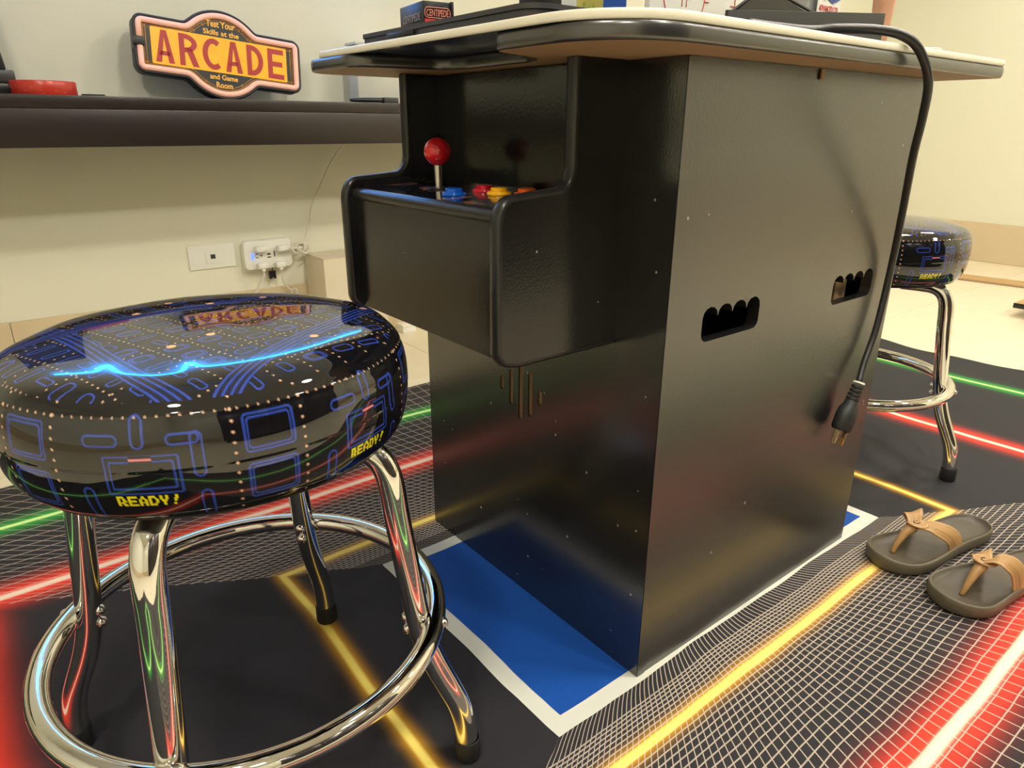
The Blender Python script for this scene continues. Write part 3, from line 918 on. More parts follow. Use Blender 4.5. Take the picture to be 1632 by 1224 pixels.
# ------------------------------------------------------------------ things on the shelf
# machine at the far left
mn = empty('tabletop_monitor', (-.615, 1.76, ZS+.0003), 'black screen unit on stepped foot at left end of shelf view', 'monitor')
box('foot', (-.16, .155, -.055, .06, 0, .028), NEARBLK, mn, bev=.006)
box('body', (-.16, .148, -.045, .06, .0285, .058), GREY, mn, bev=.005)
bm = box_bm(-.16, .135, -.020, .030, .0585, .30, bev=.005)
for v in bm.verts: v.co.y += (v.co.z-.0585)*.12; v.co.x -= (v.co.z-.0585)*.10 if v.co.x > 0 else 0
bm_obj('screen_housing', bm, NEARBLK, mn, auto=40)
SCR = mat('dim blue screen', (.02, .03, .10), .1, noise=.5, nscale=12, emit=(.08, .10, .22), estr=.5)
bm = box_bm(-.15, .108, -.0225, -.0195, .070, .29)
for v in bm.verts: v.co.y += (v.co.z-.0585)*.12; v.co.x -= (v.co.z-.0585)*.10 if v.co.x > 0 else 0
bm_obj('screen', bm, SCR, mn)
# red tape roll
def redband():
    t = NT('red printed tin')
    v = t.n('ShaderNodeTexVoronoi'); v.inputs['Scale'].default_value = 95
    mp = t.n('ShaderNodeMapping'); mp.inputs['Scale'].default_value = (.6, .6, 1.6); t.link(t.coord(), mp.inputs[0]); t.link(mp.outputs[0], v.inputs['Vector'])
    c = t.mix(t.math('LESS_THAN', v.outputs['Distance'], .16), (.52, .035, .022), (.62, .16, .11))
    t.link(c, t.b.inputs['Base Color']); t.b.inputs['Roughness'].default_value = .3
    return t.m
rt = empty('tape_roll', (-.412, 1.712, ZS+.0003), 'low round red roll with pale flecks on shelf, left of the sign', 'roll')
RW = redband()
bm_obj('tape', lathe_bm([(.040, 0), (.071, 0), (.0725, .002), (.0725, .032), (.071, .034), (.040, .034), (.040, 0)], 48), RW, rt, auto=40)
bm_obj('core', lathe_bm([(.0375, .001), (.0397, .001), (.0397, .033), (.0375, .033), (.0375, .001)], 40), CREAMEDGE, rt, auto=40)
cr = empty('card_reader', (-.305, 1.70, ZS+.0003), 'tiny flat black gadget on shelf between red roll and sign', 'gadget')
box('lower_shell', (-.028, .028, -.012, .012, 0, .0032), NEARBLK, cr, bev=.0008)
box('upper_shell', (-.027, .025, -.0115, .0115, .0036, .0065), GREY, cr, bev=.0008)
# right end of shelf
FROST = mat('frosted pale panel', (.62, .62, .56), .22, noise=.1, nscale=6, coat=.4)
fb = empty('acrylic_box', (.61, 1.87, ZS+.0003), 'tall pale frosted box at back of shelf, beside the cabinet', 'box')
bm = box_bm(-.085, .090, -.04, .04, 0, .006, bev=.001); bm_obj('base_plate', bm, FROST, fb, auto=40)
bm = box_bm(-.082, .087, -.037, .037, .0062, .188, bev=.008); bm_obj('shell', bm, FROST, fb, auto=40)
bm = box_bm(-.085, .090, -.040, .040, .1882, .198, bev=.003); bm_obj('lid', bm, GREY if False else FROST, fb, auto=40)
pen = empty('remote_control', (.49, 1.66, ZS+.0003), 'flat black wedge-shaped remote lying at shelf edge beside cabinet', 'remote')
P = [(-.080, 0, .008), (-.06, 0, .0085), (0, 0, .0095), (.035, 0, .0100)]
tube('body', catmull(P, 5), [.0045+.0045*min(1, k/8) for k in range(16)], NEARBLK, pen, n=14, flat=[.85]*16)
box('end_cap', (.0355, .090, -.011, .011, .0010, .0185), GREY, pen, bev=.002)
wb = box('small_block', (-.0155, .0155, -.008, .008, 0, .0115), WHITEP, bev=.0015, loc=(.523, 1.70, ZS+.0003))
tag(wb, 'small white block on shelf behind the black remote', 'block')
kb = empty('charger_brick', (.625, 1.665, ZS+.0003), 'small black block at shelf edge, half hidden by the cabinet', 'charger')
box('body', (-.025, .03, -.012, .012, 0, .017), NEARBLK, kb, bev=.002)
box('socket', (-.029, -.0252, -.006, .006, .004, .012), NEARBLK, kb, bev=.0008)

# ------------------------------------------------------------------ wall plates and cables
YW = Y1
pl = empty('network_wall_plate', (-.002, YW, .366), 'flat white wall plate with one small centre jack', 'wall plate')
box('plate', (-.076, .076, -.006, -.0003, -.040, .040), WHITEP, pl, bev=.002)
box('insert', (-.022, .034, -.0075, -.0062, -.023, .019), WHITEP, pl, bev=.0008)
box('jack', (-.006, .010, -.0082, -.0077, -.007, .008), DGREY, pl, bev=.0003)
ou = empty('outlet_adapter', (.185, YW, .357), 'rounded white multi-outlet wall adapter with plugs and a blue light', 'outlet')
bmo = box_bm(-.090, .080, -.034, -.0003, -.048, .052)
bmesh.ops.bevel(bmo, geom=[e for e in bmo.edges if abs(e.verts[0].co.y-e.verts[1].co.y) > .01], offset=.016, segments=6, affect='EDGES', profile=.5)
bmesh.ops.bevel(bmo, geom=[e for e in bmo.edges if all(v.co.y < -.033 for v in e.verts)], offset=.005, segments=3, affect='EDGES', profile=.5)
bm_obj('housing', bmo, WHITEP, ou, auto=40)
BLED = mat('blue indicator glow', (.05, .08, .9), .3, emit=(.03, .07, 1.0), estr=6)
box('indicator_light', (-.066, -.058, -.0358, -.0345, -.012, .010), BLED, ou, bev=.0006)['label'] = 'glowing blue indicator'
for (x, z, ww, hh) in ((-.046, .006, .009, .0022), (-.046, -.006, .009, .0022), (-.031, 0, .005, .005), (-.004, .003, .013, .006), (-.004, -.008, .013, .004), (.016, .002, .004, .02)):
    box('slot', (x-ww/2, x+ww/2, -.0350, -.0345, z-hh/2, z+hh/2), DGREY, ou, bev=.0002)
CABLE = mat('white cable', (.72, .68, .58), .35, noise=.05)
# plugs are things of their own
def plug(x, z, lab, w_=.034, h_=.020, dx=0, dz=0):
    p = empty('power_plug', (x, YW-.0356, z), lab, 'plug')
    box('body', (-w_/2, w_/2, -.026, -.001, -h_/2, h_/2), WHITEP, p, bev=.005, seg=3)
    box('strain_relief', (-.006+dx, .006+dx, -.023, -.012, -.007+dz, .007+dz), WHITEP, p, bev=.002)
    return p
plug(.148, .382, 'white plug in upper left socket of outlet adapter', dx=.022)
plug(.225, .378, 'white plug in upper right socket of outlet adapter', dx=.022)
plug(.150, .324, 'white plug in lower left socket, thick cord leaving it', dz=-.012)
plug(.212, .322, 'white plug in lower right socket, thin knotted cord leaving it', dz=-.012)
def cable(name, pts, r, lab, cat='cable', m_=CABLE, n=8):
    o = tube(name, catmull(pts, 8), r, m_, n=n); return tag(o, lab, cat)
yc = YW-.052
cable('power_cable', [(.150, yc, .302), (.148, yc+.004, .285), (.128, yc+.02, .240), (.095, YW-.02, .19), (.06, YW-.02, .13), (.02, YW-.03, .05), (.0, YW-.06, .010)], .0038, 'thick white cord running down left from the outlet adapter')
kn = [(.212, yc, .300), (.214, yc+.006, .270), (.228, YW-.03, .245), (.247, YW-.03, .222), (.262, YW-.035, .226), (.266, YW-.045, .212), (.252, YW-.035, .206), (.250, YW-.028, .219), (.264, YW-.03, .214), (.276, YW-.04, .198), (.29, YW-.04, .17), (.30, YW-.05, .10), (.30, YW-.06, .01)]
cable('power_cable', kn, .0026, 'thin white cord with a small knot below the outlet adapter')
cb_ = [(.247, YW-.060, .376)]
for k in range(34):
    a = k*.72; cb_.append((.276+.022*cos(a)+.0010*k, YW-.050+.010*sin(a*1.3), .372+.018*sin(a)))
cb_ += [(.322, YW-.04, .392), (.326, YW-.03, .41), (.345, YW-.02, .45), (.366, YW-.015, .52), (.40, YW-.02, .58), (.43, YW-.03, .64), (.468, YW-.05, .70), (.49, YW-.08, .733), (.50, YW-.10, .790)]
cable('power_cable', cb_, .0030, 'thin grey-white cord bundled beside the adapter and rising behind the shelf')
ub = empty('usb_receiver', (.19, YW-.02, .283), 'tiny black square gadget hanging under the outlet adapter', 'gadget')
box('body', (-.012, .012, -.006, .006, -.014, .014), NEARBLK, ub, bev=.002)
box('contact', (-.004, .002, -.0068, -.0062, -.012, -.009), STEEL, ub, bev=.0003)
_uc = cable('usb_lead', [(.19, YW-.02, .297), (.189, YW-.028, .303), (.188, YW-.0335, .31)], .0016, 'x', m_=NEARBLK)
for k_ in ('label', 'category'): del _uc[k_]
_uc.parent = ub; _uc.matrix_parent_inverse = Matrix.Translation((-.19, -(YW-.02), -.283)); ub['label'] = 'tiny black square gadget hanging by a short lead under the outlet adapter'
# carton by the wall
CART = mat('pale cardboard', (.72, .63, .47), .7, noise=.12, nscale=8)
ct = empty('cardboard_carton', (.32, 1.775, 0.0003), 'pale cream carton standing against wall behind the joystick box', 'carton')
bm = box_bm(0, .24, 0, .162, 0, .343, bev=.002); bm_obj('carton_body', bm, CART, ct, auto=40)
bm = box_bm(0, .1195, 0, .162, .3434, .3455, bev=.0004); bm_obj('lid_flap', bm, CART, ct)
bm = box_bm(.1205, .24, 0, .162, .3434, .3455, bev=.0004); bm_obj('lid_flap', bm, CART, ct)
sb = empty('small_white_box', (.700, 1.868, .0003), 'small white box on floor tiles seen below the control box', 'box')
box('tray', (-.040, .018, -.025, .03, 0, .022), WHITEP, sb, bev=.001)
box('lid', (-.041, .019, -.026, .031, .0224, .032), WHITEP, sb, bev=.001)

# ------------------------------------------------------------------ things on the table
ZC = ZTOP+.0003
case = empty('flat_grey_case', (-.03, .28, ZC), 'flat dark grey case with rounded corners lying on the table top', 'case')
cpoly = rounded([(-.118, -.188), (.105, -.188), (.105, .197), (-.118, .197)], [.03, .03, .012, .012], 8)
bm = plate_bm(cpoly, [], 0, .0155, XY); bm_obj('lower_shell', bm, GREY, case, auto=40)
cp2 = rounded([(-.1195, -.1895), (.1065, -.1895), (.1065, .1985), (-.1195, .1985)], [.03, .03, .012, .012], 8)
bm = plate_bm(cp2, [], .0162, .0215, XY); bm_obj('lid', bm, GREY, case, auto=40)
box('latch', (-.1225, -.1200, .045, .115, .0085, .0160), NEARBLK, case, bev=.0007)
ZCT = ZC+.0218
# little logo box
sbx = empty('game_box', (-.045, .43, ZCT), 'small black box with red logo strip standing on the flat grey case', 'box', rz=radians(0))
def rot2(a, b): return a, b
LOGR = mat('logo red print', (.60, .05, .04), .4, noise=.2)
LOGO = mat('logo outline print', (.62, .22, .16), .4, noise=.2)
LOGG = mat('logo grey print', (.25, .22, .22), .4, noise=.2)
sbx.rotation_euler = (0, 0, radians(-8))
box('body', (-.042, .000, -.040, .045, 0, .0405), NEARBLK, sbx, bev=.001)
# face towards -Y (right in view) and face towards -X (left in view)
bm = box_bm(-.040, -.001, -.0408, -.0402, .0030, .0180); bm_obj('red_strip', bm, LOGR, sbx)
fy = lambda a, b, t: (a, -.0404-t, b)
fx = lambda a, b, t: (-.0424-t, -a, b)
text_mesh('CENTIPEDE', .02, 'lettering', LOGO, sbx, width=.034, height=.009, cx=-.0205, cy=.026, z=.0006, ext=.0002, bold=.0003, fn=fy)
text_mesh('CENTIPEDE', .02, 'lettering', LOGG, sbx, width=.062, height=.010, cx=0, cy=.022, z=.0006, ext=.0002, bold=.0003, fn=fx)
P = rounded([(-.040, .0195), (-.001, .0195), (-.001, .0325), (-.040, .0325)], .005, 5)
tube('logo_outline', [(a, -.0410, b) for a, b in P], .0007, LOGO, sbx, n=5, closed=True)
box('corner_post', (.0005, .004, -.043, .046, 0, .0415), NEARBLK, sbx, bev=.0005)
# picture panel
def pic_mat():
    t = NT('colour picture print')
    sep = t.n('ShaderNodeSeparateXYZ'); t.link(t.coord(), sep.inputs[0])
    n1 = t.noise(28, 4, t.coord()); n2 = t.noise(16, 3, t.coord())
    c = t.mix(t.math('GREATER_THAN', n1.outputs[0], .5), (.30, .42, .06), (.55, .50, .12))
    right = t.math('GREATER_THAN', sep.outputs[0], .032)
    c = t.mix(right, c, (.02, .09, .42))
    left = t.math('LESS_THAN', sep.outputs[0], -.025)
    c = t.mix(left, c, (.66, .66, .62))
    ridge = t.math('LESS_THAN', t.math('ADD', sep.outputs[2], t.math('MULTIPLY', t.math('ABSOLUTE', t.math('SUBTRACT', sep.outputs[0], .048)), .9)), t.math('ADD', .052, t.math('MULTIPLY', n2.outputs[0], .03)))
    c = t.mix(t.math('MULTIPLY', ridge, right), c, (.70, .72, .72))
    t.link(c, t.b.inputs['Base Color']); t.b.inputs['Roughness'].default_value = .35
    return t.m
pc = empty('picture_box', (.085, .300, ZC), 'upright box with colourful mountain picture behind the grey case', 'box')
pc.location = (.165, .335, ZC)
box('body', (-.075, .085, 0, .05, 0, .22), WHITEP, pc, bev=.002)
box('printed_front', (-.074, .084, -.001, -.0002, .001, .219), pic_mat(), pc, bev=0)
spk = empty('dark_block', (.02, .28, ZCT), 'dark upright block at left of the colourful picture box', 'block')
box('body', (-.02, .025, -.02, .02, 0, .12), NEARBLK, spk, bev=.003)
box('cap', (-.016, .021, -.016, .016, .1203, .15), GREY, spk, bev=.003)
# rink board, standing
rk = empty('rink_board', (.40, .335, ZC), 'upright white board with red hockey face-off circles and grey metal edge', 'game board')
BRD = mat('white rink board', (.80, .80, .74), .25, noise=.02)
rk.location = (.34, .215, ZC)
box('board', (-.17, .140, 0, .010, 0, .30), BRD, rk, bev=.001)
REDP = mat('red line print', (.55, .04, .03), .4, noise=.05)
for cx in (-.095, .075):
    tube('circle_line', [(cx+.047*cos(2*pi*k/48), -.0004, .082+.047*sin(2*pi*k/48)) for k in range(48)], .0009, REDP, rk, n=5, closed=True)
    for sx in (-1, 1):
        for sz in (-1, 1):
            tube('face_off_mark', [(cx+sx*.005, -.0004, .082+sz*.017), (cx+sx*.005, -.0004, .082+sz*.005), (cx+sx*.017, -.0004, .082+sz*.005)], .0008, REDP, rk, n=5)
        for dz in (-.006, .006):
            tube('hash_mark', [(cx+sx*.047, -.0004, .082+dz), (cx+sx*.058, -.0004, .082+dz)], .0008, REDP, rk, n=5)
box('metal_edge', (.1405, .153, -.004, .013, 0, .302), STEEL, rk, bev=.002)
# dark open box
ob = empty('open_dark_box', (.245, .02, ZC), 'low charcoal box with its lid flap open, at right edge of table top', 'box')
bm = box_bm(-.20, .155, -.030, -.026, 0, .047, bev=.0005)
for v in bm.verts:
    v.co.z *= 1.0 if v.co.x > 0 else .42
    v.co.y += -.0 
bm_obj('front_wall', bm, DGREY, ob)
box('floor_panel', (-.08, .155, -.0255, .062, 0, .003), DGREY, ob, bev=0)
box('side_wall', (.151, .155, -.0255, .062, .0032, .044), DGREY, ob, bev=.0005)
box('rear_wall', (-.08, .1505, .058, .062, .0032, .018), DGREY, ob, bev=.0005)
fl_ = [(-.165, .026), (-.085, .062), (-.020, .044), (.02, .036), (-.04, .030)]
bm = plate_bm([(-.175, .016), (-.04, .030), (.020, .030), (-.105, .054)], [], -.010, -.006, lambda a, b, t: (a, t, b)); bm_obj('lid_flap', bm, NEARBLK, ob)
tube('flap_edge', [(-.175, -.010, .018), (-.105, -.010, .055), (.020, -.010, .034)], .0022, GREY, ob, n=6)
# silver bag with label
BAG = mat('silver plastic bag', (.50, .51, .50), .22, metal=.5, noise=.3, nscale=14, bump=.8, bscale=30, bdist=.006)
bg = empty('silver_bag', (.33, .055, ZC+.0035), 'crinkled silver plastic bag with a white label, in the dark box', 'bag')
bm = bmesh.new(); bmesh.ops.create_grid(bm, x_segments=20, y_segments=16, size=1)
vv = [v.co.copy() for v in bm.verts]
random.seed(3)
for v in bm.verts:
    u, t_ = v.co.x, v.co.y
    v.co = Vector((u*.060, -.012*(1-u*u)*(1-(t_*.9)**2)**.5-.0, .075+t_*.072)) + Vector((0, random.uniform(-.0012, .0012), 0))
r_ = bmesh.ops.duplicate(bm, geom=bm.verts[:]+bm.edges[:]+bm.faces[:])
for g_ in r_['geom']:
    if isinstance(g_, bmesh.types.BMVert): g_.co.y = .012-g_.co.y*.4-.012
bm_obj('bag_body', bm, BAG, bg, smooth=True)
box('label', (-.022, .036, -.0165, -.0150, .018, .115), BRD, bg, bev=0)
text_mesh('ADVANCED COL', .02, 'lettering', REDP, bg, width=.050, height=.0075, cx=.006, cy=.0480, z=0, ext=.0002, bold=.0002, fn=lambda a, b, t: (a, -.0168-t, b))
LBL = mat('label blue print', (.03, .06, .30), .4, noise=.05); LBY = mat('label yellow print', (.75, .55, .05), .4, noise=.05)
bm = plate_bm([(-.005, .061), (.014, .055), (.032, .061), (.032, .085), (-.005, .085)], [], 0, .0004, lambda a, b, t: (a, -.0168-t, b)); bm_obj('blue_print', bm, LBL, bg)
bm = plate_bm([(-.018, .061), (-.006, .057), (-.006, .085), (-.018, .085)], [], 0, .0004, lambda a, b, t: (a, -.0168-t, b)); bm_obj('yellow_print', bm, LBY, bg)
# pale green coaster
gc = empty('coaster_stack', (.515, -.018, ZC), 'pair of small grey-green coasters near the hand on the table', 'coaster')
GG = mat('grey green felt', (.25, .24, .16), .6, noise=.2)
bm_obj('lower_coaster', lathe_bm([(0, 0), (.028, 0), (.029, .001), (.029, .0035), (.028, .0045), (0, .0045)], 32), GG, gc, auto=40)
bm_obj('upper_coaster', lathe_bm([(0, .0047), (.024, .0047), (.025, .0055), (.025, .008), (.024, .009), (0, .009)], 32), CREAMEDGE, gc, auto=40)

# ------------------------------------------------------------------ power cord draped over the edge
CORD = mat('black cord rubber', (.020, .019, .019), .35, noise=.1)
cord = empty('mains_cable', (.08, -.02, ZC+.006), 'black mains cord hanging over table edge down the cabinet side, three-pin plug at its end', 'cord')
co0 = Vector((.08, -.02, ZC+.006))
cpts = [(.06, -.024, .893), (.12, -.026, .8935), (.179, -.031, .8945), (.223, -.042, .899), (.286, -.058, .901), (.325, -.074, .8955), (.350, -.0865, .879), (.379, -.092, .844), (.412, -.080, .798), (.454, -.060, .747), (.515, -.035, .659), (.560, -.0155, .572), (.551, -.0150, .465), (.522, -.018, .403), (.5035, -.0235, .3720)]
tube('cable', [p-co0 for p in catmull(cpts, 8)], .0058, CORD, cord, n=14)
Mp = Matrix.Translation(Vector((.4795, -.0235, .3205))-co0) @ Matrix.Rotation(radians(25), 4, 'Y') @ Matrix.Scale(1.2, 4)
# body tapers to the cord; local z up along the cord
pb = empty('plug', mw=Mp); 
bm = bmesh.new(); rings = []
for z, hx, hy in ((-.026, .016, .0115), (-.022, .0185, .0135), (-.004, .0185, .0140), (.006, .0165, .0130), (.014, .0105, .0100), (.020, .0095, .0092)):
    rings.append([bm.verts.new((hx*cos(2*pi*k/20)*(1 if abs(cos(2*pi*k/20)) < .7 else .95), hy*sin(2*pi*k/20), z)) for k in range(20)])
for a, b in zip(rings, rings[1:]):
    for k in range(20): bm.faces.new((a[k], a[(k+1) % 20], b[(k+1) % 20], b[k]))
bm.faces.new(rings[0][::-1]); bm.faces.new(rings[-1])
bpy.data.objects.remove(pb)
pb = bm_obj('plug', bm, RUBBER, cord, mw=Mp, auto=35)
for k in range(4):
    bm_obj('strain_relief_rib', lathe_bm([(.0070, .0205+k*.006), (.0092-.0004*k, .021+k*.006), (.0092-.0004*k, .0245+k*.006), (.0070, .025+k*.006)], 20), RUBBER, pb, auto=40)
bm_obj('collar', lathe_bm([(.0064, .046), (.0082, .046), (.0082, .0485), (.0064, .0485)], 20), WHITEP, pb, auto=40)
BRASS = mat('plug brass', (.75, .58, .33), .2, metal=1, noise=.1)
for (x, y) in ((-.0085, 0), (.0060, -.005)):
    bm_obj('prong', box_bm(x-.0009, x+.0009, y-.0032, y+.0032, -.046, -.0262, bev=.0005, seg=1), BRASS, pb, auto=40)
bm_obj('ground_pin', tube_bm([(.003, .006, -.0262), (.003, .006, -.044), (.003, .006, -.047)], [.0028, .0028, .0015], 12), BRASS, pb, smooth=True)

# ------------------------------------------------------------------ flip-flops
SOLE = mat('olive grey foam', (.125, .105, .068), .55, noise=.35, nscale=14, bump=.35, bscale=120, bdist=.001)
SOLED = mat('worn footbed', (.095, .074, .050), .5, noise=.8, nscale=13, bump=.3, bscale=90, bdist=.001)
TAN = mat('tan leather', (.42, .235, .085), .5, noise=.25, nscale=30, bump=.3, bscale=160, bdist=.0006)
STITCH = mat('pale stitching', (.70, .55, .34), .6, noise=.1)
LOGOB = mat('dark brown stamp', (.07, .03, .02), .5, noise=.1)
def sole_outline(mir):
    # x along the foot from toe 0 to heel .31, y across (+ = outer side)
    P = [(0, .004), (.008, .030), (.035, .052), (.075, .058), (.12, .053), (.165, .045), (.21, .041), (.255, .040), (.290, .032), (.308, .012), (.310, -.008), (.300, -.028), (.27, -.040), (.22, -.041), (.17, -.040), (.12, -.046), (.08, -.053), (.045, -.054), (.018, -.040), (.003, -.018)]
    return [(x, y*mir) for x, y in P]
def flipflop(loc, rz, mir, lab):
    root = empty('flip_flop', loc, lab, 'sandal', 'tan strapped flip-flops', rz=rz)
    O2 = catmull([(x, y, 0) for x, y in sole_outline(mir)], 4, closed=True)
    C2 = Vector((.15, 0, 0))
    bm = bmesh.new(); rings = []
    N = len(O2)
    prof = [(.90, .0), (.955, .002), (.99, .008), (1.0, .014), (.99, .0195), (.965, .0228), (.925, .0236), (.895, .0225), (.86, .0195), (.75, .0170), (.55, .0160), (.30, .0160)]
    def zmod(x, y, f):    # toe spring, arch and raised heel cup
        t_ = x/.31
        return (.006*max(0, (.18-t_)/.18)**2) + .003*t_
    for f, z in prof:
        ring = []
        for p in O2:
            # shrink towards a spine segment so the inset is even
            sx = min(max(p.x, .052), .262); sp = Vector((sx, 0, 0))
            q = sp+(p-sp)*f
            rel = .0025*sin(q.x*55+1)*(1 if f < .8 else 0)*.6
            ring.append(bm.verts.new((q.x, q.y, z+zmod(q.x, q.y, f)*min(1, z/.01)+rel)))
        rings.append(ring)
    for ri, (a, b) in enumerate(zip(rings, rings[1:])):
        for k in range(N):
            fc = bm.faces.new((a[k], a[(k+1) % N], b[(k+1) % N], b[k]))
            if ri >= 7: fc.material_index = 1
    f1 = bm.faces.new(rings[0][::-1]); f2 = bm.faces.new(rings[-1]); f2.material_index = 1
    bmesh.ops.triangulate(bm, faces=[f1, f2])
    bm_obj('sole', bm, [SOLE, SOLED], root, smooth=True)
    # toe post
    jx = .090; jz = .064
    bm = tube_bm(catmull([(.046, -.004*mir, .016), (.054, -.004*mir, .034), (.070, -.003*mir, .054), (jx-.004, -.001*mir, jz)], 5), [.0042+.0063*(k/15)**1.3 for k in range(16)], 12)
    bm_obj('toe_post', bm, TAN, root, smooth=True)
    # two broad straps
    def strap(pts, w0, w1, nm):
        P = catmull(pts, 6); n_ = len(P); bm = bmesh.new(); rows = []
        for i, p in enumerate(P):
            t_ = (P[min(i+1, n_-1)]-P[max(i-1, 0)]).normalized()
            # width direction: mostly along the foot
            wd = Vector((1, 0, 0)); wd = (wd-t_*wd.dot(t_)).normalized()
            nn = t_.cross(wd).normalized()
            if nn.z < 0: nn = -nn
            w_ = w0+(w1-w0)*i/(n_-1)
            row = []
            for s_, o_ in ((-1, .0006), (-.92, .0020), (0, .0030), (.92, .0020), (1, .0006), (.9, -.0012), (0, -.0004), (-.9, -.0012)):
                row.append(bm.verts.new(p+wd*w_*s_/2+nn*o_))
            rows.append(row)
        for a, b in zip(rows, rows[1:]):
            for k in range(8): bm.faces.new((a[k], a[(k+1) % 8], b[(k+1) % 8], b[k]))
        bm.faces.new(rows[0][::-1]); bm.faces.new(rows[-1])
        o = bm_obj(nm, bm, TAN, root, smooth=True)
        for s_ in (-.8, -.15, .8):    # stitch lines
            path = []
            for i, p in enumerate(P):
                t_ = (P[min(i+1, n_-1)]-P[max(i-1, 0)]).normalized()
                wd = Vector((1, 0, 0)); wd = (wd-t_*wd.dot(t_)).normalized(); nn = t_.cross(wd).normalized()
                if nn.z < 0: nn = -nn
                w_ = w0+(w1-w0)*i/(n_-1); path.append(p+wd*w_*s_/2+nn*(.0027-.0006*abs(s_)))
            tube('stitching', path, .00055, STITCH if s_ != -.15 else LOGOB, o, n=5)
        return o
    strap([(jx, 0, jz+.004), (jx+.026, .020*mir, jz+.001), (jx+.062, .036*mir, .044), (jx+.080, .0400*mir, .008)], .030, .042, 'strap')
    strap([(jx, 0, jz+.004), (jx+.014, -.018*mir, jz+.014), (jx+.042, -.033*mir, .060), (jx+.062, -.0390*mir, .008)], .032, .040, 'strap')
    # stitched badge on the crossing
    bm = bmesh.new(); bmesh.ops.create_uvsphere(bm, u_segments=20, v_segments=10, radius=1)
    for v in bm.verts: v.co = Vector((jx+.004+v.co.x*.021, v.co.y*.0195, jz+.0065+v.co.z*.0028-abs(v.co.x)*v.co.x*.003))
    bd = bm_obj('badge', bm, TAN, root, smooth=True)
    tube('badge_stitching', [(jx+.004+.0182*cos(2*pi*k/28), .0170*sin(2*pi*k/28), jz+.0080-.0028*abs(cos(2*pi*k/28))*cos(2*pi*k/28)) for k in range(28)], .0005, STITCH, bd, n=5, closed=True)
    tube('hook_mark', [(jx+.002+.0060*cos(a), .0052*sin(a), jz+.0098) for a in np.linspace(.6, 5.4, 14)], .0010, LOGOB, bd, n=6)
    return root
flipflop((.562, -.092, .0075), radians(-14), -1, 'left of the two olive flip-flops, nearer the cabinet, tan strap')
flipflop((.528, -.218, .0075), radians(-15), 1, 'front right olive flip-flop with tan strap, cut by photo edge')

# ------------------------------------------------------------------ on the tiles to the right
OAK = mat('light oak strip', (.55, .34, .14), .45, noise=.35, nscale=12, stretch=(8, 1, 1))
sp = empty('floor_strip', (3.70, .70, .0003), 'thin tan wooden strip lying on the cream tiles near the far wall', 'strip', rz=radians(8))
box('board', (-.06, .075, -.60, .38, 0, .012), OAK, sp, bev=.002)
box('groove_edge', (-.066, -.0605, -.60, .38, .001, .008), MDF, sp, bev=.0008)
pk_ = empty('wooden_plank', (3.12, -.005, .035), 'wooden slab with dark edge raised off the tiles at right photo edge', 'plank', rz=radians(0))
box('top_layer', (-.20, .20, -.40, .435, .012, .030), OAK, pk_, bev=.003)
box('edge_band', (-.206, -.2005, -.40, .435, .008, .030), NEARBLK, pk_, bev=.002)
for sx in (-.14, .14):
    for sy in (-.34, .34):
        box('foot', (sx-.02, sx+.02, sy-.02, sy+.02, -.0345, .0118), NEARBLK, pk_, bev=.002)

# ------------------------------------------------------------------ blue neon line up on the left wall (seen mirrored in the seat)
BN = mat('blue neon', (.1, .4, 1), .4, emit=(.03, .30, 1.0), estr=20)
nl = empty('blue_neon_lamp', (0, YW-.03, 1.30), 'bright blue neon line light fixed on the left wall above the sign', 'lamp')
tube('neon_line', catmull([(-.70, 0, .09), (-.54, 0, .12), (-.45, 0, .02), (-.43, 0, .20), (-.33, 0, .34), (-.21, 0, .32), (-.15, 0, .15), (-.07, 0, .26), (.28, 0, .25), (.74, 0, .07)], 6), .014, BN, nl, n=10)
for x, z_ in ((-.60, .11), (.10, .26), (.5, .175)): box('clip', (x-.006, x+.006, .010, .0295, z_-.02, z_+.02), WHITEP, nl, bev=.001)

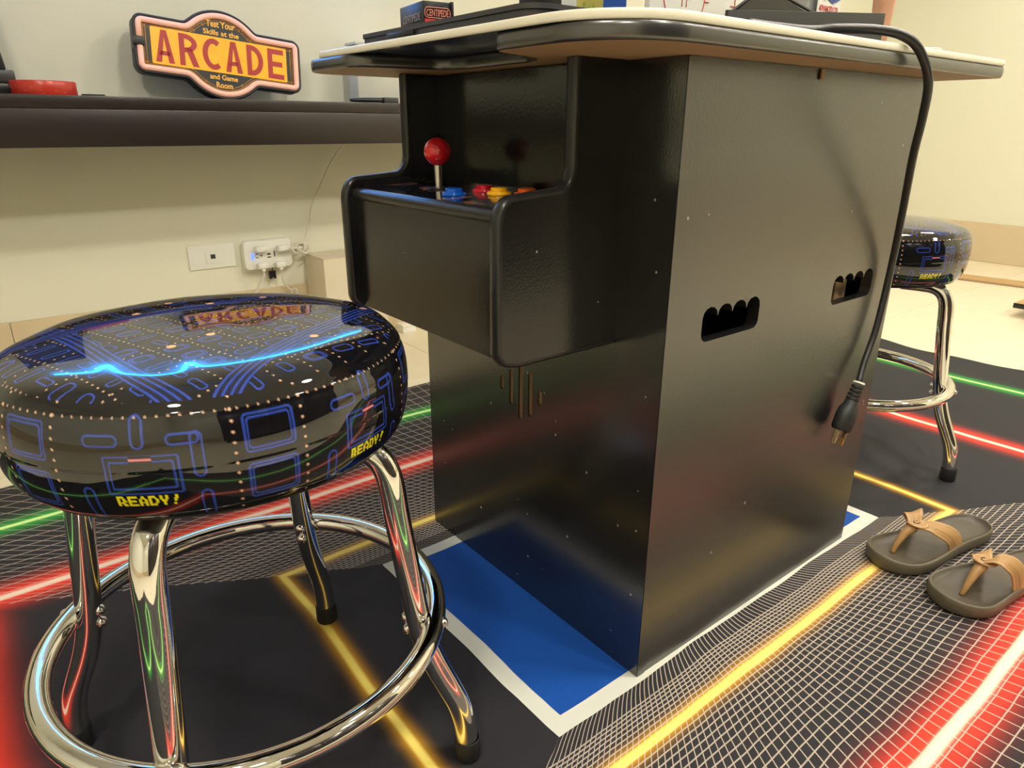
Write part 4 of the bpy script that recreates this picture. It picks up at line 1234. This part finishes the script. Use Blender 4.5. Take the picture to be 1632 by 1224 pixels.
# ------------------------------------------------------------------ forearm and hand leaning on the table
SKIN = mat('skin', (.62, .33, .20), .5, noise=.08, nscale=30, bump=.2, bscale=200)
SKIN.node_tree.nodes['Principled BSDF'].inputs['Subsurface Weight'].default_value = .08
SKIN.node_tree.nodes['Principled BSDF'].inputs['Subsurface Radius'].default_value = (.01, .004, .002)
def skin_obj(name, verts, edges, radii, parent, m_, root_i=0):
    me = bpy.data.meshes.new(name); me.from_pydata(verts, edges, []); o = bpy.data.objects.new(name, me); COL.objects.link(o)
    md = o.modifiers.new('skin', 'SKIN'); md.use_smooth_shade = True
    sv = me.skin_vertices[0].data if me.skin_vertices else None
    if sv is None:
        bm = bmesh.new(); bm.from_mesh(me); bm.verts.layers.skin.verify(); bm.to_mesh(me); bm.free(); sv = me.skin_vertices[0].data
    for i, r in enumerate(radii):
        sv[i].radius = r if isinstance(r, tuple) else (r, r); sv[i].use_root = (i == root_i)
    sd = o.modifiers.new('sub', 'SUBSURF'); sd.levels = 2; sd.render_levels = 2
    dg = bpy.context.evaluated_depsgraph_get(); me2 = bpy.data.meshes.new_from_object(o.evaluated_get(dg))
    bpy.data.objects.remove(o); bpy.data.meshes.remove(me)
    return link(name, me2, m_, parent, smooth=True)
ar = empty('person', (.512, .050, ZC), 'bare forearm and hand of a person resting on the table top behind the cord', 'person', rz=radians(-90))
V_ = [(0, 0, .040), (-.004, .004, .020), (-.02, .006, .014), (.002, -.004, .10), (.012, .004, .19), (.022, .012, .28), (.030, .03, .40), (.03, .05, .55)]
E_ = [(2, 1), (1, 0), (0, 3), (3, 4), (4, 5), (5, 6), (6, 7)]
Rr_ = [(.015, .014), (.024, .014), (.026, .0125), (.018, .016), (.024, .022), (.033, .031), (.041, .040), (.044, .042)]
# fingers, rooted in the palm, reaching towards -X/-Y behind the dark box
fing = [(-.020, .74, .080), (-.006, .85, .088), (.008, .80, .082), (.020, .66, .068)]
for k, (oy, _, L) in enumerate(fing):
    b0 = len(V_)
    base = Vector((-.034, oy*1.0+.006, .013)); d = Vector((-1, oy*4, 0)).normalized()
    V_ += [tuple(base), tuple(base+d*L*.35+Vector((0, 0, .007))), tuple(base+d*L*.7+Vector((0, 0, .002))), tuple(base+d*L+Vector((0, 0, -.004)))]
    E_ += [(2, b0), (b0, b0+1), (b0+1, b0+2), (b0+2, b0+3)]
    Rr_ += [(.0095, .009), (.0088, .0088), (.008, .0078), (.0065, .006)]
b0 = len(V_)
V_ += [(-.010, -.026, .016), (-.030, -.042, .012), (-.052, -.048, .009)]
E_ += [(1, b0), (b0, b0+1), (b0+1, b0+2)]
Rr_ += [(.012, .011), (.010, .0095), (.0075, .007)]
skin_obj('body', V_, E_, Rr_, ar, SKIN, 1)
